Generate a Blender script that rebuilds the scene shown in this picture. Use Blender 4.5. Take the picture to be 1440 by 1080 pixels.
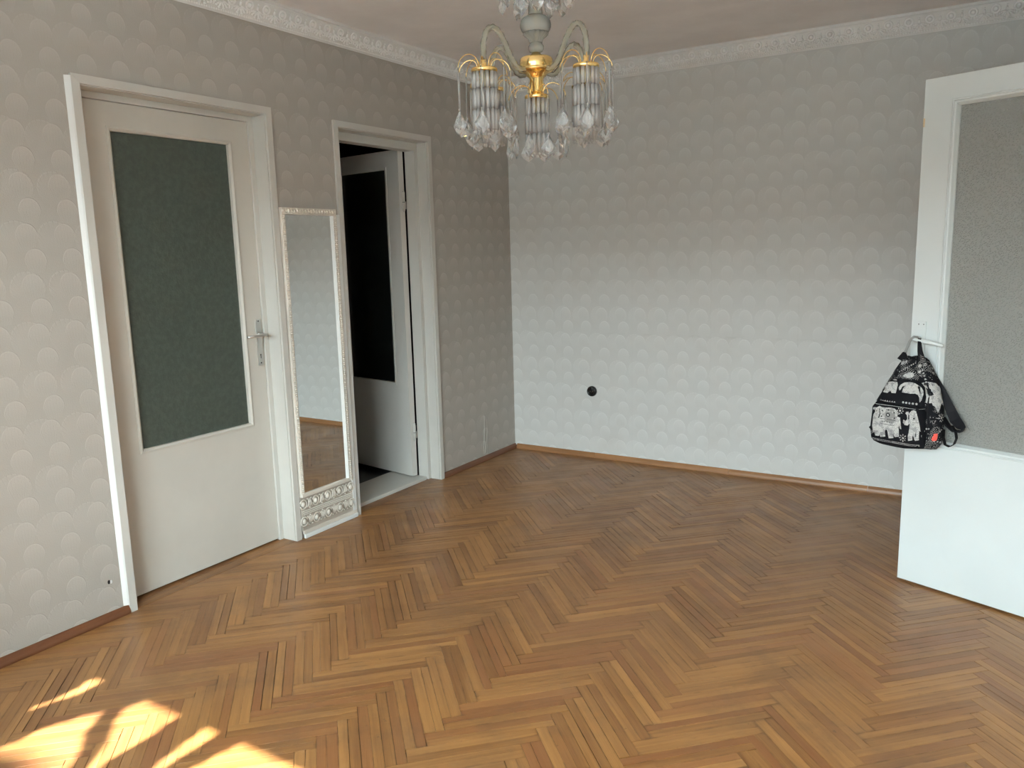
import bpy, bmesh, math, random
from mathutils import Vector, Matrix

# ------------------------------------------------------------------ clear, camera, light
for o in list(bpy.data.objects):
    bpy.data.objects.remove(o)
SC = bpy.context.scene
COL = SC.collection
RND = random.Random(7)
PI = math.pi

CAM = Vector((3.0271, -4.9003, 1.45))
YAW, PITCH, ROLL, FPX = -0.5557, -0.1669, -0.0261, 1118.0


def cam_axes():
    f = Vector((math.sin(YAW) * math.cos(PITCH), math.cos(YAW) * math.cos(PITCH), math.sin(PITCH)))
    r = Vector((math.cos(YAW), -math.sin(YAW), 0))
    u = r.cross(f)
    c, s = math.cos(ROLL), math.sin(ROLL)
    return c * r + s * u, -s * r + c * u, f


CR, CU, CF = cam_axes()
cd = bpy.data.cameras.new('camera')
cam = bpy.data.objects.new('camera', cd)
COL.objects.link(cam)
cam.matrix_world = Matrix(((CR.x, CU.x, -CF.x, CAM.x), (CR.y, CU.y, -CF.y, CAM.y), (CR.z, CU.z, -CF.z, CAM.z), (0, 0, 0, 1)))
cd.sensor_width = 36
cd.lens = 36 * FPX / 1440
cd.clip_start = 0.02
SC.camera = cam

SC.view_settings.view_transform = 'Standard'
SC.view_settings.look = 'None'
SC.view_settings.gamma = 1
SC.view_settings.use_curve_mapping = False
SC.view_settings.exposure = 0.0
SC.cycles.transparent_max_bounces = 32
SC.cycles.max_bounces = 10
SC.cycles.diffuse_bounces = 6
SC.cycles.sample_clamp_indirect = 6

SKY = 40.0
SUN = 56.0
world = bpy.data.worlds.new('world')
SC.world = world
world.use_nodes = True
bg = world.node_tree.nodes['Background']
bg.inputs[0].default_value = (0.80, 0.93, 1.0, 1)
bg.inputs[1].default_value = SKY

sl = bpy.data.lights.new('sun', 'SUN')
sl.energy = SUN
sl.color = (1.0, 0.96, 0.92)
sl.angle = math.radians(0.53)
sun = bpy.data.objects.new('sun', sl)
COL.objects.link(sun)
SUN_TAN = 0.833                       # height of the sun: tan(39.8 degrees), shining straight into the room (+Y)
sun.rotation_euler = Vector((0, 1, -SUN_TAN)).to_track_quat('-Z', 'Y').to_euler()

# room
RX = 3.47           # right wall
FY = -6.1           # window wall
CZ = 2.615          # ceiling
WIN_X0, WIN_X1, WIN_Z0, WIN_Z1 = 0.25, 3.40, 0.80, 2.30

pl = bpy.data.lights.new('window_portal', 'AREA')
pl.shape = 'RECTANGLE'
pl.size = WIN_X1 - WIN_X0
pl.size_y = WIN_Z1 - WIN_Z0
pl.cycles.is_portal = True
po = bpy.data.objects.new('window_portal', pl)
COL.objects.link(po)
po.location = ((WIN_X0 + WIN_X1) / 2, FY - 0.16, (WIN_Z0 + WIN_Z1) / 2)
po.rotation_euler = Vector((0, 1, 0)).to_track_quat('-Z', 'Z').to_euler()


# ------------------------------------------------------------------ node helpers
class S:
    """socket wrapper so that shader maths reads like maths"""
    nt = None

    def __init__(s, k):
        s.k = k

    @staticmethod
    def op(o, *a):
        n = S.nt.nodes.new('ShaderNodeMath')
        n.operation = o
        for i, x in enumerate(a):
            if isinstance(x, S):
                S.nt.links.new(x.k, n.inputs[i])
            else:
                n.inputs[i].default_value = x
        return S(n.outputs[0])

    def __add__(a, b): return S.op('ADD', a, b)
    def __radd__(a, b): return S.op('ADD', b, a)
    def __sub__(a, b): return S.op('SUBTRACT', a, b)
    def __rsub__(a, b): return S.op('SUBTRACT', b, a)
    def __mul__(a, b): return S.op('MULTIPLY', a, b)
    def __rmul__(a, b): return S.op('MULTIPLY', b, a)
    def __truediv__(a, b): return S.op('DIVIDE', a, b)


def mx(a, b): return S.op('MAXIMUM', a, b)
def mn(a, b): return S.op('MINIMUM', a, b)
def sq(a): return S.op('MULTIPLY', a, a)
def sqrt(a): return S.op('SQRT', a)
def floor_(a): return S.op('FLOOR', a)
def fract(a): return S.op('FRACT', a)
def absn(a): return S.op('ABSOLUTE', a)


def ramp(x, a, b, lo=0.0, hi=1.0):
    n = S.nt.nodes.new('ShaderNodeMapRange')
    n.interpolation_type = 'SMOOTHSTEP'
    S.nt.links.new(x.k, n.inputs[0])
    n.inputs[1].default_value = a
    n.inputs[2].default_value = b
    n.inputs[3].default_value = lo
    n.inputs[4].default_value = hi
    return S(n.outputs[0])


def combine(x, y, z):
    n = S.nt.nodes.new('ShaderNodeCombineXYZ')
    for i, q in enumerate((x, y, z)):
        if isinstance(q, S):
            S.nt.links.new(q.k, n.inputs[i])
        else:
            n.inputs[i].default_value = q
    return S(n.outputs[0])


def noise(vec, scale, detail=3, rough=0.5):
    n = S.nt.nodes.new('ShaderNodeTexNoise')
    if vec is not None:
        S.nt.links.new(vec.k, n.inputs['Vector'])
    n.inputs['Scale'].default_value = scale
    n.inputs['Detail'].default_value = detail
    n.inputs['Roughness'].default_value = rough
    return S(n.outputs['Fac'])


def voronoi(vec, scale, feature='F1'):
    n = S.nt.nodes.new('ShaderNodeTexVoronoi')
    n.feature = feature
    if vec is not None:
        S.nt.links.new(vec.k, n.inputs['Vector'])
    n.inputs['Scale'].default_value = scale
    return S(n.outputs['Distance'])


def position():
    n = S.nt.nodes.new('ShaderNodeNewGeometry')
    m = S.nt.nodes.new('ShaderNodeSeparateXYZ')
    S.nt.links.new(n.outputs['Position'], m.inputs[0])
    return S(n.outputs['Position']), S(m.outputs[0]), S(m.outputs[1]), S(m.outputs[2])


def objcoord():
    n = S.nt.nodes.new('ShaderNodeTexCoord')
    return S(n.outputs['Object'])


def attr(name, out='Vector'):
    n = S.nt.nodes.new('ShaderNodeAttribute')
    n.attribute_name = name
    return S(n.outputs[out])


def mixc(fac, a, b):
    n = S.nt.nodes.new('ShaderNodeMix')
    n.data_type = 'RGBA'
    if isinstance(fac, S):
        S.nt.links.new(fac.k, n.inputs[0])
    else:
        n.inputs[0].default_value = fac
    for i, q in ((6, a), (7, b)):
        if isinstance(q, S):
            S.nt.links.new(q.k, n.inputs[i])
        else:
            n.inputs[i].default_value = (*q, 1)
    return S(n.outputs[2])


def new_mat(name):
    m = bpy.data.materials.new(name)
    m.use_nodes = True
    S.nt = m.node_tree
    b = m.node_tree.nodes['Principled BSDF']
    return m, b


def plug(b, key, v):
    i = b.inputs[key]
    if isinstance(v, S):
        S.nt.links.new(v.k, i)
    elif isinstance(v, tuple):
        i.default_value = (*v, 1) if len(v) == 3 else v
    else:
        i.default_value = v


def bump(b, h, dist, strength=1.0):
    n = S.nt.nodes.new('ShaderNodeBump')
    S.nt.links.new(h.k, n.inputs['Height'])
    n.inputs['Distance'].default_value = dist
    n.inputs['Strength'].default_value = strength
    S.nt.links.new(n.outputs[0], b.inputs['Normal'])


def simple(name, col, rough=0.5, metal=0.0, bumpy=0.0, bscale=60, vary=0.0, **kw):
    m, b = new_mat(name)
    p = position()[0]
    if vary:
        f = noise(p, 3.0, 4, 0.6)
        plug(b, 'Base Color', mixc(ramp(f, 0.3, 0.7), tuple(c * (1 - vary) for c in col), tuple(min(1, c * (1 + vary * .4)) for c in col)))
    else:
        plug(b, 'Base Color', col)
    plug(b, 'Roughness', rough)
    plug(b, 'Metallic', metal)
    for k, v in kw.items():
        plug(b, k.replace('_', ' '), v)
    if bumpy:
        bump(b, noise(p, bscale, 4, 0.6), bumpy)
    return m


# ------------------------------------------------------------------ materials
def wallpaper(name, axis, x0, base, pale):
    m, b = new_mat(name)
    p, X, Y, Z = position()
    h = X if axis == 'X' else Y
    PH, PV = 0.1385, 0.0905
    t = (0.779 - Z) / PV                     # rows counted downwards from a known fan top
    row = floor_(t)
    zz = fract(t) * PV                       # distance below this row's top
    par = fract(row * 0.5) * 2.0             # 0, 1, 0, 1 ...
    hs = h - x0 + par * 0.022
    lu = (fract(hs / PH + 0.5) - 0.5) * PH
    w = 0.0405 * (1.0 - mx(zz - 0.050, 0.0) / 0.110)
    r = sqrt(sq(lu / w) + sq(mx(0.050 - zz, 0.0) / 0.049))
    inside = ramp(r, 0.93, 1.0, 1.0, 0.0)
    edge = ramp(absn(r - 0.93), 0.0, 0.09, 1.0, 0.0)
    rib = ramp(fract(lu / w * 4.0), 0.0, 0.12) * inside
    fade = ramp(zz, 0.0, 0.08, 1.0, 0.15)
    # large fan behind, once every two rows
    t2 = (0.775 - 0.0905 * 1.0 + 0.012 - Z) / (PV * 2)
    zz2 = fract(t2) * PV * 2
    par2 = fract(floor_(t2) * 0.5) * 2.0
    lu2 = (fract((h - x0 + 0.040 + par2 * 0.02) / PH + 0.5) - 0.5) * PH
    rad = sqrt(sq(lu2 / 0.064) + sq((zz2 - 0.064) / 0.064))
    in2 = ramp(rad, 0.94, 1.02, 1.0, 0.0) * ramp(zz2, 0.06, 0.13, 1.0, 0.0)
    edge2 = ramp(absn(rad - 0.95), 0.0, 0.07, 1.0, 0.0) * ramp(zz2, 0.03, 0.10, 1.0, 0.0)
    ang = S.op('ARCTAN2', lu2, 0.125 - zz2)
    rib2 = ramp(absn(fract(ang * 6.5) - 0.5), 0.30, 0.5, 0.0, 1.0) * ramp(rad, 0.55, 0.9)
    not1 = 1.0 - inside
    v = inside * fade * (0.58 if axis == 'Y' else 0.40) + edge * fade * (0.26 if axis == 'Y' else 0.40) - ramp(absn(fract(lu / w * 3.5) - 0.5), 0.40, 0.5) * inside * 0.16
    v = v + not1 * (in2 * 0.20 + edge2 * 0.24 - rib2 * edge2 * 0.26 - in2 * rib2 * 0.12)
    soft = noise(p, 1.3, 3, 0.5)
    grit = noise(p, 240, 2, 0.6)
    v = v * (0.55 + soft * 0.9) + (grit - 0.5) * 0.25
    c = mixc(S.op('MULTIPLY_ADD', v, 0.85, 0.10), base, pale)
    # dull band where furniture stood and a few scuffs
    dirt = ramp(noise(p, 2.1, 5, 0.65), 0.52, 0.75)
    c = mixc(dirt * 0.16, c, (0.40, 0.37, 0.32))
    if axis == 'X':
        line = ramp(absn(Z - 0.885 + noise(p, 1.5) * 0.02), 0.0, 0.012, 1.0, 0.0) * ramp(X, 0.6, 0.9) 
        c = mixc(line * 0.22 * ramp(noise(p, 7.0, 4, 0.6), 0.42, 0.66), c, (0.36, 0.35, 0.31))
        seam = ramp(absn(fract((X - 0.14) / 0.53) - 0.5), 0.0, 0.003, 1.0, 0.0)
        c = mixc(seam * 0.20, c, (0.36, 0.35, 0.31))
    plug(b, 'Base Color', c)
    plug(b, 'Roughness', 0.62 - v * 0.12)
    plug(b, 'Specular IOR Level', 0.35)
    bump(b, v + grit * 0.3, 0.0009)
    return m


M = {}
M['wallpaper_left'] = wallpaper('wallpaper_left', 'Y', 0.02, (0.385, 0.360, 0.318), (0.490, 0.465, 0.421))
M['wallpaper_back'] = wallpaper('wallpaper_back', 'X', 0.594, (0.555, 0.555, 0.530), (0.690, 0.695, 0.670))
M['wallpaper_plain'] = simple('wallpaper_plain', (0.78, 0.77, 0.74), 0.6, vary=0.05)
M['ceiling'] = simple('ceiling', (0.89, 0.89, 0.90), 0.8, vary=0.06, bumpy=0.001, bscale=30)
M['plaster'] = simple('plaster', (0.86, 0.87, 0.86), 0.6, vary=0.04, bumpy=0.0006, bscale=90)
M['plaster_ground'] = simple('plaster_ground', (0.74, 0.745, 0.73), 0.65, vary=0.05, bumpy=0.0006, bscale=90)
M['cream'] = simple('cream', (0.57, 0.548, 0.490), 0.34, vary=0.05, bumpy=0.0004, bscale=25)
M['cream_frame'] = simple('cream_frame', (0.58, 0.57, 0.525), 0.36, vary=0.05, bumpy=0.0005, bscale=30)
M['white'] = simple('white', (0.61, 0.655, 0.65), 0.36, vary=0.03, bumpy=0.0003, bscale=18)
M['caulk'] = simple('caulk', (0.74, 0.76, 0.74), 0.35, bumpy=0.001, bscale=40)
M['alu'] = simple('alu', (0.62, 0.62, 0.60), 0.38, 0.9)
M['black'] = simple('black', (0.012, 0.012, 0.012), 0.4)
M['bakelite'] = simple('bakelite', (0.014, 0.013, 0.012), 0.22)
M['raw_wood'] = simple('raw_wood', (0.60, 0.46, 0.28), 0.7)
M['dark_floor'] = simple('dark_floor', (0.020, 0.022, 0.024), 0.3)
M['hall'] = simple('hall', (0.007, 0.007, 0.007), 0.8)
M['grout'] = simple('grout', (0.045, 0.026, 0.014), 0.9)
M['gold'] = simple('gold', (0.92, 0.66, 0.27), 0.16, 1.0)
M['ornament'] = simple('ornament', (0.70, 0.65, 0.57), 0.33, vary=0.15, bumpy=0.0008, bscale=160)
M['mirror'] = simple('mirror', (0.88, 0.91, 0.90), 0.015, 1.0)
M['mirror_bevel'] = simple('mirror_bevel', (0.92, 0.95, 0.95), 0.2, 0.7)
M['socket_metal'] = simple('socket_metal', (0.3, 0.25, 0.15), 0.4, 1.0)
M['outside_wall'] = simple('outside_wall', (0.66, 0.65, 0.63), 0.9)
M['outside_roof'] = simple('outside_roof', (0.18, 0.08, 0.05), 0.9)
M['outside_glass'] = simple('outside_glass', (0.03, 0.035, 0.04), 0.15)
M['outside_ground'] = simple('outside_ground', (0.58, 0.58, 0.59), 0.9)
M['outside_bark'] = simple('outside_bark', (0.10, 0.08, 0.06), 0.9)
M['outside_leaf'] = simple('outside_leaf', (0.07, 0.12, 0.04), 0.8)
M['sun_mask'] = simple('sun_mask', (0.45, 0.42, 0.38), 0.9)  # for the sheet added at the window to shape the sunlight
M['webbing'] = simple('webbing', (0.010, 0.010, 0.012), 0.6, Specular_IOR_Level=0.12)
M['grey_webbing'] = simple('grey_webbing', (0.22, 0.22, 0.21), 0.6)
m, b = new_mat('print_white')
_p = objcoord()
_d = voronoi(_p, 95)
_f = mn(ramp(absn(fract(_d * 3.0) - 0.5), 0.34, 0.44) * 0.55 + ramp(noise(_p, 60, 3), 0.50, 0.60) * 0.40, 0.75)
plug(b, 'Base Color', mixc(_f, (0.50, 0.495, 0.47), (0.06, 0.06, 0.075)))
plug(b, 'Roughness', 0.85)
M['print_white'] = m
M['red_tag'] = simple('red_tag', (0.80, 0.10, 0.07), 0.6)
M['zip_metal'] = simple('zip_metal', (0.5, 0.5, 0.5), 0.3, 1.0)


def wood(name, dark, light, rough, stained=False):
    m, b = new_mat(name)
    g = attr('grain')
    p, X, Y, Z = position()
    sep = S.nt.nodes.new('ShaderNodeSeparateXYZ')
    S.nt.links.new(g.k, sep.inputs[0])
    along, across, tone = S(sep.outputs[0]), S(sep.outputs[1]), S(sep.outputs[2])
    v1 = combine(along * 2.2 + tone * 37.0, across * 45.0, tone * 91.0)
    v2 = combine(along * 9.0 + tone * 17.0, across * 260.0, tone * 53.0)
    n1 = noise(v1, 1.0, 4, 0.55)
    n2 = noise(v2, 1.0, 3, 0.6)
    t = tone * 0.50 + (n1 - 0.5) * 0.80 + (n2 - 0.5) * 0.30 + 0.20
    c = mixc(ramp(t, 0.0, 1.0), dark, light)
    # now and then a redder strip
    red = ramp(fract(tone * 7.31), 0.86, 0.90)
    c = mixc(red * 0.55, c, (0.25, 0.095, 0.035))
    if stained:
        big = noise(p, 1.1, 4, 0.6)
        med = noise(p, 4.5, 5, 0.65)
        far = ramp(Y, -2.6, -0.5)
        grey = mn(ramp(big, 0.40, 0.62) * (0.35 + far * 0.30) + ramp(med, 0.55, 0.75) * 0.45, 1.0)
        c = mixc(grey * 0.50, c, (0.220, 0.132, 0.074))
        c = mixc(ramp(noise(p, 2.6, 5, 0.7), 0.50, 0.68) * 0.42, c, (0.150, 0.078, 0.036))
        endg = ramp(absn(along), 0.186, 0.2) + ramp(absn(across), 0.0105, 0.0165)
        c = mixc(mn(endg, 1.0) * ramp(noise(p, 9.0, 3, 0.6), 0.46, 0.66) * 0.45, c, (0.075, 0.035, 0.015))
        spots = ramp(noise(p, 30, 3, 0.6), 0.69, 0.74)
        c = mixc(spots * 0.5, c, (0.10, 0.055, 0.03))
        plug(b, 'Roughness', ramp(med, 0.3, 0.7, rough - 0.05, rough + 0.11))
    else:
        plug(b, 'Roughness', rough)
    plug(b, 'Base Color', c)
    plug(b, 'Specular IOR Level', 0.5)
    bump(b, n2 + n1, 0.00035)
    return m


M['parquet'] = wood('parquet', (0.175, 0.070, 0.021), (0.440, 0.218, 0.070), 0.33, True)
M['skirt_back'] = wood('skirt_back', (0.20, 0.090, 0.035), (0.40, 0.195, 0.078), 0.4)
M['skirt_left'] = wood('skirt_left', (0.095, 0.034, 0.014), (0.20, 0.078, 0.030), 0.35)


def textured_glass(name, tint, dense, scale, kind, amp):
    m, b = new_mat(name)
    nt = S.nt
    p = position()[0]
    if kind == 'ripple':
        hgt = noise(p, scale, 3, 0.6)
    else:
        hgt = ramp(voronoi(p, scale), 0.1, 0.55)
    if kind == 'ripple':
        mo = ramp(noise(p, scale * 1.3, 4, 0.65), 0.35, 0.7)
        plug(b, 'Base Color', mixc(mo, tuple(c * .86 for c in tint), tuple(c * 1.22 for c in tint)))
    else:
        plug(b, 'Base Color', tint)
    plug(b, 'Roughness', 0.22)
    bump(b, hgt, amp)
    bn = [n for n in nt.nodes if n.type == 'BUMP'][0]
    rf = nt.nodes.new('ShaderNodeBsdfRefraction')
    rf.inputs['Color'].default_value = (0.80, 0.88, 0.83, 1)
    rf.inputs['Roughness'].default_value = 0.35
    rf.inputs['IOR'].default_value = 1.15
    nt.links.new(bn.outputs[0], rf.inputs['Normal'])
    mixn = nt.nodes.new('ShaderNodeMixShader')
    mixn.inputs[0].default_value = dense
    out = nt.nodes['Material Output']
    nt.links.new(rf.outputs[0], mixn.inputs[1])
    nt.links.new(b.outputs[0], mixn.inputs[2])
    nt.links.new(mixn.outputs[0], out.inputs[0])
    return m


M['glass_dark'] = textured_glass('glass_dark', (0.075, 0.092, 0.074), 0.9, 30, 'ripple', 0.006)
M['glass_black'] = textured_glass('glass_black', (0.010, 0.011, 0.010), 0.8, 42, 'ripple', 0.001)
M['glass_grey'] = textured_glass('glass_grey', (0.28, 0.288, 0.268), 0.92, 165, 'cell', 0.0019)


def clear_glass(name, mixs, colour=(0.92, 0.95, 0.93), rough=0.03, milk=(0.6, 0.62, 0.6)):
    """thin glass: see-through, glossy, with a little milkiness; mixs = (transparent, milky)"""
    m, b = new_mat(name)
    nt = S.nt
    nt.nodes.remove(b)
    tr = nt.nodes.new('ShaderNodeBsdfTransparent')
    tr.inputs[0].default_value = (*colour, 1)
    gl = nt.nodes.new('ShaderNodeBsdfGlossy')
    gl.inputs['Roughness'].default_value = rough
    df = nt.nodes.new('ShaderNodeBsdfDiffuse')
    df.inputs[0].default_value = (*milk, 1)
    tl = nt.nodes.new('ShaderNodeBsdfTranslucent')
    tl.inputs[0].default_value = (*milk, 1)
    a = nt.nodes.new('ShaderNodeMixShader')
    a.inputs[0].default_value = 0.5
    nt.links.new(df.outputs[0], a.inputs[1])
    nt.links.new(tl.outputs[0], a.inputs[2])
    c = nt.nodes.new('ShaderNodeMixShader')
    c.inputs[0].default_value = mixs
    nt.links.new(tr.outputs[0], c.inputs[1])
    nt.links.new(a.outputs[0], c.inputs[2])
    lw = nt.nodes.new('ShaderNodeFresnel')
    lw.inputs[0].default_value = 1.30
    d = nt.nodes.new('ShaderNodeMixShader')
    nt.links.new(lw.outputs[0], d.inputs[0])
    nt.links.new(c.outputs[0], d.inputs[1])
    nt.links.new(gl.outputs[0], d.inputs[2])
    nt.links.new(d.outputs[0], nt.nodes['Material Output'].inputs[0])
    return m


M['pane'] = clear_glass('pane', 0.0, (0.97, 0.98, 0.97))
M['frosted_rod'] = clear_glass('frosted_rod', 0.46, (0.985, 0.99, 0.99), 0.2, (0.97, 0.985, 0.985))
M['thin_rod'] = clear_glass('thin_rod', 0.34, (0.98, 0.985, 0.98), 0.08, (0.93, 0.95, 0.94))
M['column_glass'] = clear_glass('column_glass', 0.42, (0.95, 0.96, 0.94), 0.08, (0.80, 0.83, 0.78))
M['arm_glass'] = clear_glass('arm_glass', 0.30, (0.90, 0.91, 0.86), 0.06, (0.78, 0.77, 0.66))
m, b = new_mat('crystal')
plug(b, 'Base Color', (0.93, 0.96, 0.97))
plug(b, 'Roughness', 0.02)
plug(b, 'IOR', 1.5)
plug(b, 'Transmission Weight', 0.90)
M['crystal'] = m


def paisley(name):
    m, b = new_mat(name)
    p = objcoord()
    d = voronoi(p, 38)
    rings = absn(fract(d * 5.5) - 0.5)
    ln = ramp(rings, 0.36, 0.42)
    msk = ramp(noise(p, 16, 2), 0.50, 0.56)
    tiny = ramp(voronoi(p, 120), 0.16, 0.26, 1.0, 0.0) * ramp(noise(p, 22, 2), 0.5, 0.56)
    f = mn(ln * msk + tiny * 0.8, 1.0)
    plug(b, 'Base Color', mixc(f * 0.75, (0.010, 0.010, 0.012), (0.50, 0.49, 0.47)))
    plug(b, 'Roughness', 0.85)
    plug(b, 'Specular IOR Level', 0.1)
    return m


M['paisley'] = paisley('paisley')
M['black_cloth'] = simple('black_cloth', (0.009, 0.009, 0.011), 0.85, Specular_IOR_Level=0.1, bumpy=0.0008, bscale=300)


# ------------------------------------------------------------------ mesh helpers
class MB:
    def __init__(s):
        s.v, s.f, s.sm = [], [], []
        s.g = []

    def add(s, vs, fs, smooth=False, grain=None):
        k = len(s.v)
        s.v += [tuple(q) for q in vs]
        s.f += [tuple(i + k for i in f) for f in fs]
        s.sm += [smooth] * len(fs)
        s.g += grain if grain else [(0, 0, 0.5)] * len(vs)
        return s

    def box(s, x0, x1, y0, y1, z0, z1, bev=0.0):
        if bev <= 0:
            vs = [(x, y, z) for z in (z0, z1) for y in (y0, y1) for x in (x0, x1)]
            s.add(vs, [(0, 2, 3, 1), (4, 5, 7, 6), (0, 1, 5, 4), (2, 6, 7, 3), (0, 4, 6, 2), (1, 3, 7, 5)])
        else:
            bm = bmesh.new()
            bmesh.ops.create_cube(bm, size=1)
            for v in bm.verts:
                v.co = Vector(((x0 + x1) / 2 + v.co.x * (x1 - x0), (y0 + y1) / 2 + v.co.y * (y1 - y0), (z0 + z1) / 2 + v.co.z * (z1 - z0)))
            bmesh.ops.bevel(bm, geom=bm.edges[:], offset=bev, segments=2, profile=0.6, affect='EDGES')
            s.bm(bm)
        return s

    def bm(s, bm, smooth=False):
        bm.verts.index_update()
        s.add([v.co[:] for v in bm.verts], [[v.index for v in f.verts] for f in bm.faces], smooth)
        bm.free()
        return s

    def tube(s, pts, r, seg=8, cap=True, flat=None, twist=0.0, lobes=0, smooth=True):
        pts = [Vector(q) for q in pts]
        n = len(pts)
        rs = r if isinstance(r, (list, tuple)) else [r] * n
        t0 = (pts[1] - pts[0]).normalized()
        ref = Vector((0, 0, 1)) if abs(t0.z) < 0.9 else Vector((1, 0, 0))
        if flat is not None:
            ref = Vector(flat)
        u = t0.cross(ref).normalized()
        vs = []
        for i in range(n):
            t = (pts[min(i + 1, n - 1)] - pts[max(i - 1, 0)]).normalized()
            u = (u - t * u.dot(t)).normalized()
            w = t.cross(u)
            for k in range(seg):
                a = 2 * PI * k / seg
                rr = rs[i] * (1 + (0.22 * math.cos(lobes * (a + twist * i)) if lobes else 0))
                vs.append(pts[i] + u * math.cos(a) * rr + w * math.sin(a) * rr)
        fs = [(i * seg + k, i * seg + (k + 1) % seg, (i + 1) * seg + (k + 1) % seg, (i + 1) * seg + k) for i in range(n - 1) for k in range(seg)]
        if cap:
            fs += [tuple(range(seg - 1, -1, -1)), tuple((n - 1) * seg + k for k in range(seg))]
        return s.add(vs, fs, smooth)

    def ribbon(s, pts, width, thick, side):
        """flat strap; side = unit vector across it (list or one)"""
        pts = [Vector(q) for q in pts]
        n = len(pts)
        vs = []
        for i, p in enumerate(pts):
            t = (pts[min(i + 1, n - 1)] - pts[max(i - 1, 0)]).normalized()
            sd = Vector(side[i] if isinstance(side[0], (tuple, list, Vector)) else side)
            sd = (sd - t * sd.dot(t)).normalized()
            nn = t.cross(sd)
            w = (width[i] if isinstance(width, (list, tuple)) else width) / 2
            for a, c in ((-w, -thick / 2), (w, -thick / 2), (w, thick / 2), (-w, thick / 2)):
                vs.append(p + sd * a + nn * c)
        fs = [(i * 4 + k, i * 4 + (k + 1) % 4, i * 4 + 4 + (k + 1) % 4, i * 4 + 4 + k) for i in range(n - 1) for k in range(4)]
        fs += [(3, 2, 1, 0), tuple((n - 1) * 4 + k for k in range(4))]
        return s.add(vs, fs)

    def lathe(s, prof, c, seg=24, smooth=True, flute=0.0, nfl=0):
        vs = []
        for r, z in prof:
            for k in range(seg):
                a = 2 * PI * k / seg
                rr = r * (1 + flute * math.cos(nfl * a)) if nfl else r
                vs.append((c[0] + rr * math.cos(a), c[1] + rr * math.sin(a), c[2] + z))
        n = len(prof)
        fs = [(i * seg + k, i * seg + (k + 1) % seg, (i + 1) * seg + (k + 1) % seg, (i + 1) * seg + k) for i in range(n - 1) for k in range(seg)]
        if prof[0][0] > 1e-5:
            fs.append(tuple(range(seg - 1, -1, -1)))
        if prof[-1][0] > 1e-5:
            fs.append(tuple((n - 1) * seg + k for k in range(seg)))
        return s.add(vs, fs, smooth)

    def ell(s, c, r, axes=None, seg=8, rings=5):
        """ellipsoid; axes = 3 vectors"""
        ax = axes or (Vector((1, 0, 0)), Vector((0, 1, 0)), Vector((0, 0, 1)))
        c = Vector(c)
        vs = [c + ax[2] * r[2]]
        for i in range(1, rings):
            th = PI * i / rings
            for k in range(seg):
                a = 2 * PI * k / seg
                vs.append(c + ax[0] * r[0] * math.sin(th) * math.cos(a) + ax[1] * r[1] * math.sin(th) * math.sin(a) + ax[2] * r[2] * math.cos(th))
        vs.append(c - ax[2] * r[2])
        fs = [(0, 1 + k, 1 + (k + 1) % seg) for k in range(seg)]
        for i in range(rings - 2):
            fs += [(1 + i * seg + k, 1 + (i + 1) * seg + k, 1 + (i + 1) * seg + (k + 1) % seg, 1 + i * seg + (k + 1) % seg) for k in range(seg)]
        L = len(vs) - 1
        fs += [(L, 1 + (rings - 2) * seg + (k + 1) % seg, 1 + (rings - 2) * seg + k) for k in range(seg)]
        return s.add(vs, fs, True)

    def torus(s, c, R, r, ax, seg=16, sub=6):
        c = Vector(c)
        pts = [c + ax[0] * R * math.cos(2 * PI * k / seg) + ax[1] * R * math.sin(2 * PI * k / seg) for k in range(seg)]
        vs = []
        for k in range(seg):
            d = (pts[k] - c).normalized()
            for j in range(sub):
                a = 2 * PI * j / sub
                vs.append(pts[k] + d * r * math.cos(a) + ax[2] * r * math.sin(a))
        fs = [(k * sub + j, k * sub + (j + 1) % sub, ((k + 1) % seg) * sub + (j + 1) % sub, ((k + 1) % seg) * sub + j) for k in range(seg) for j in range(sub)]
        return s.add(vs, fs, True)

    def prism(s, poly, fn, a, b, smooth=False):
        """poly of (p, q); fn(p, q, t) -> xyz, extruded from t = a to b"""
        n = len(poly)
        vs = [fn(p, q, t) for t in (a, b) for p, q in poly]
        fs = [tuple(range(n - 1, -1, -1)), tuple(range(n, 2 * n))]
        fs += [(i, (i + 1) % n, n + (i + 1) % n, n + i) for i in range(n)]
        return s.add(vs, fs, smooth)

    def mesh(s, name, mat, at=(0, 0, 0)):
        me = bpy.data.meshes.new(name)
        at = Vector(at)
        me.from_pydata([Vector(q) - at for q in s.v], [], s.f)
        me.polygons.foreach_set('use_smooth', s.sm)
        ga = me.attributes.new('grain', 'FLOAT_VECTOR', 'POINT')
        ga.data.foreach_set('vector', [c for g in s.g for c in g])
        bmx = bmesh.new()
        bmx.from_mesh(me)
        bmesh.ops.recalc_face_normals(bmx, faces=bmx.faces[:])
        bmx.to_mesh(me)
        bmx.free()
        if mat:
            me.materials.append(mat)
        me.update()
        return me


WP = {}          # world position of every object we place (none of the parents is rotated)


def wpos(o):
    return WP[o.name] if o is not None else Vector((0, 0, 0))


def put(name, me, parent=None, at=(0, 0, 0), rot=None):
    o = bpy.data.objects.new(name, me)
    COL.objects.link(o)
    o.parent = parent
    o.location = Vector(at) - wpos(parent)
    if rot is not None:
        o.rotation_euler = rot
    WP[o.name] = Vector(at)
    return o


def obj(name, mb, mat, parent=None, at=None):
    if at is None:
        at = wpos(parent) if parent is not None else (0, 0, 0)
    return put(name, mb.mesh(name, mat, at), parent, at)


def empty(name, at):
    return put(name, None, None, at)


def tag(o, label=None, cat=None, group=None, kind=None):
    if label: o['label'] = label
    if cat: o['category'] = cat
    if group: o['group'] = group
    if kind: o['kind'] = kind
    return o


def boxo(name, mat, parent, *a, bev=0.0, at=None):
    return obj(name, MB().box(*a, bev=bev), mat, parent, at)


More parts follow.
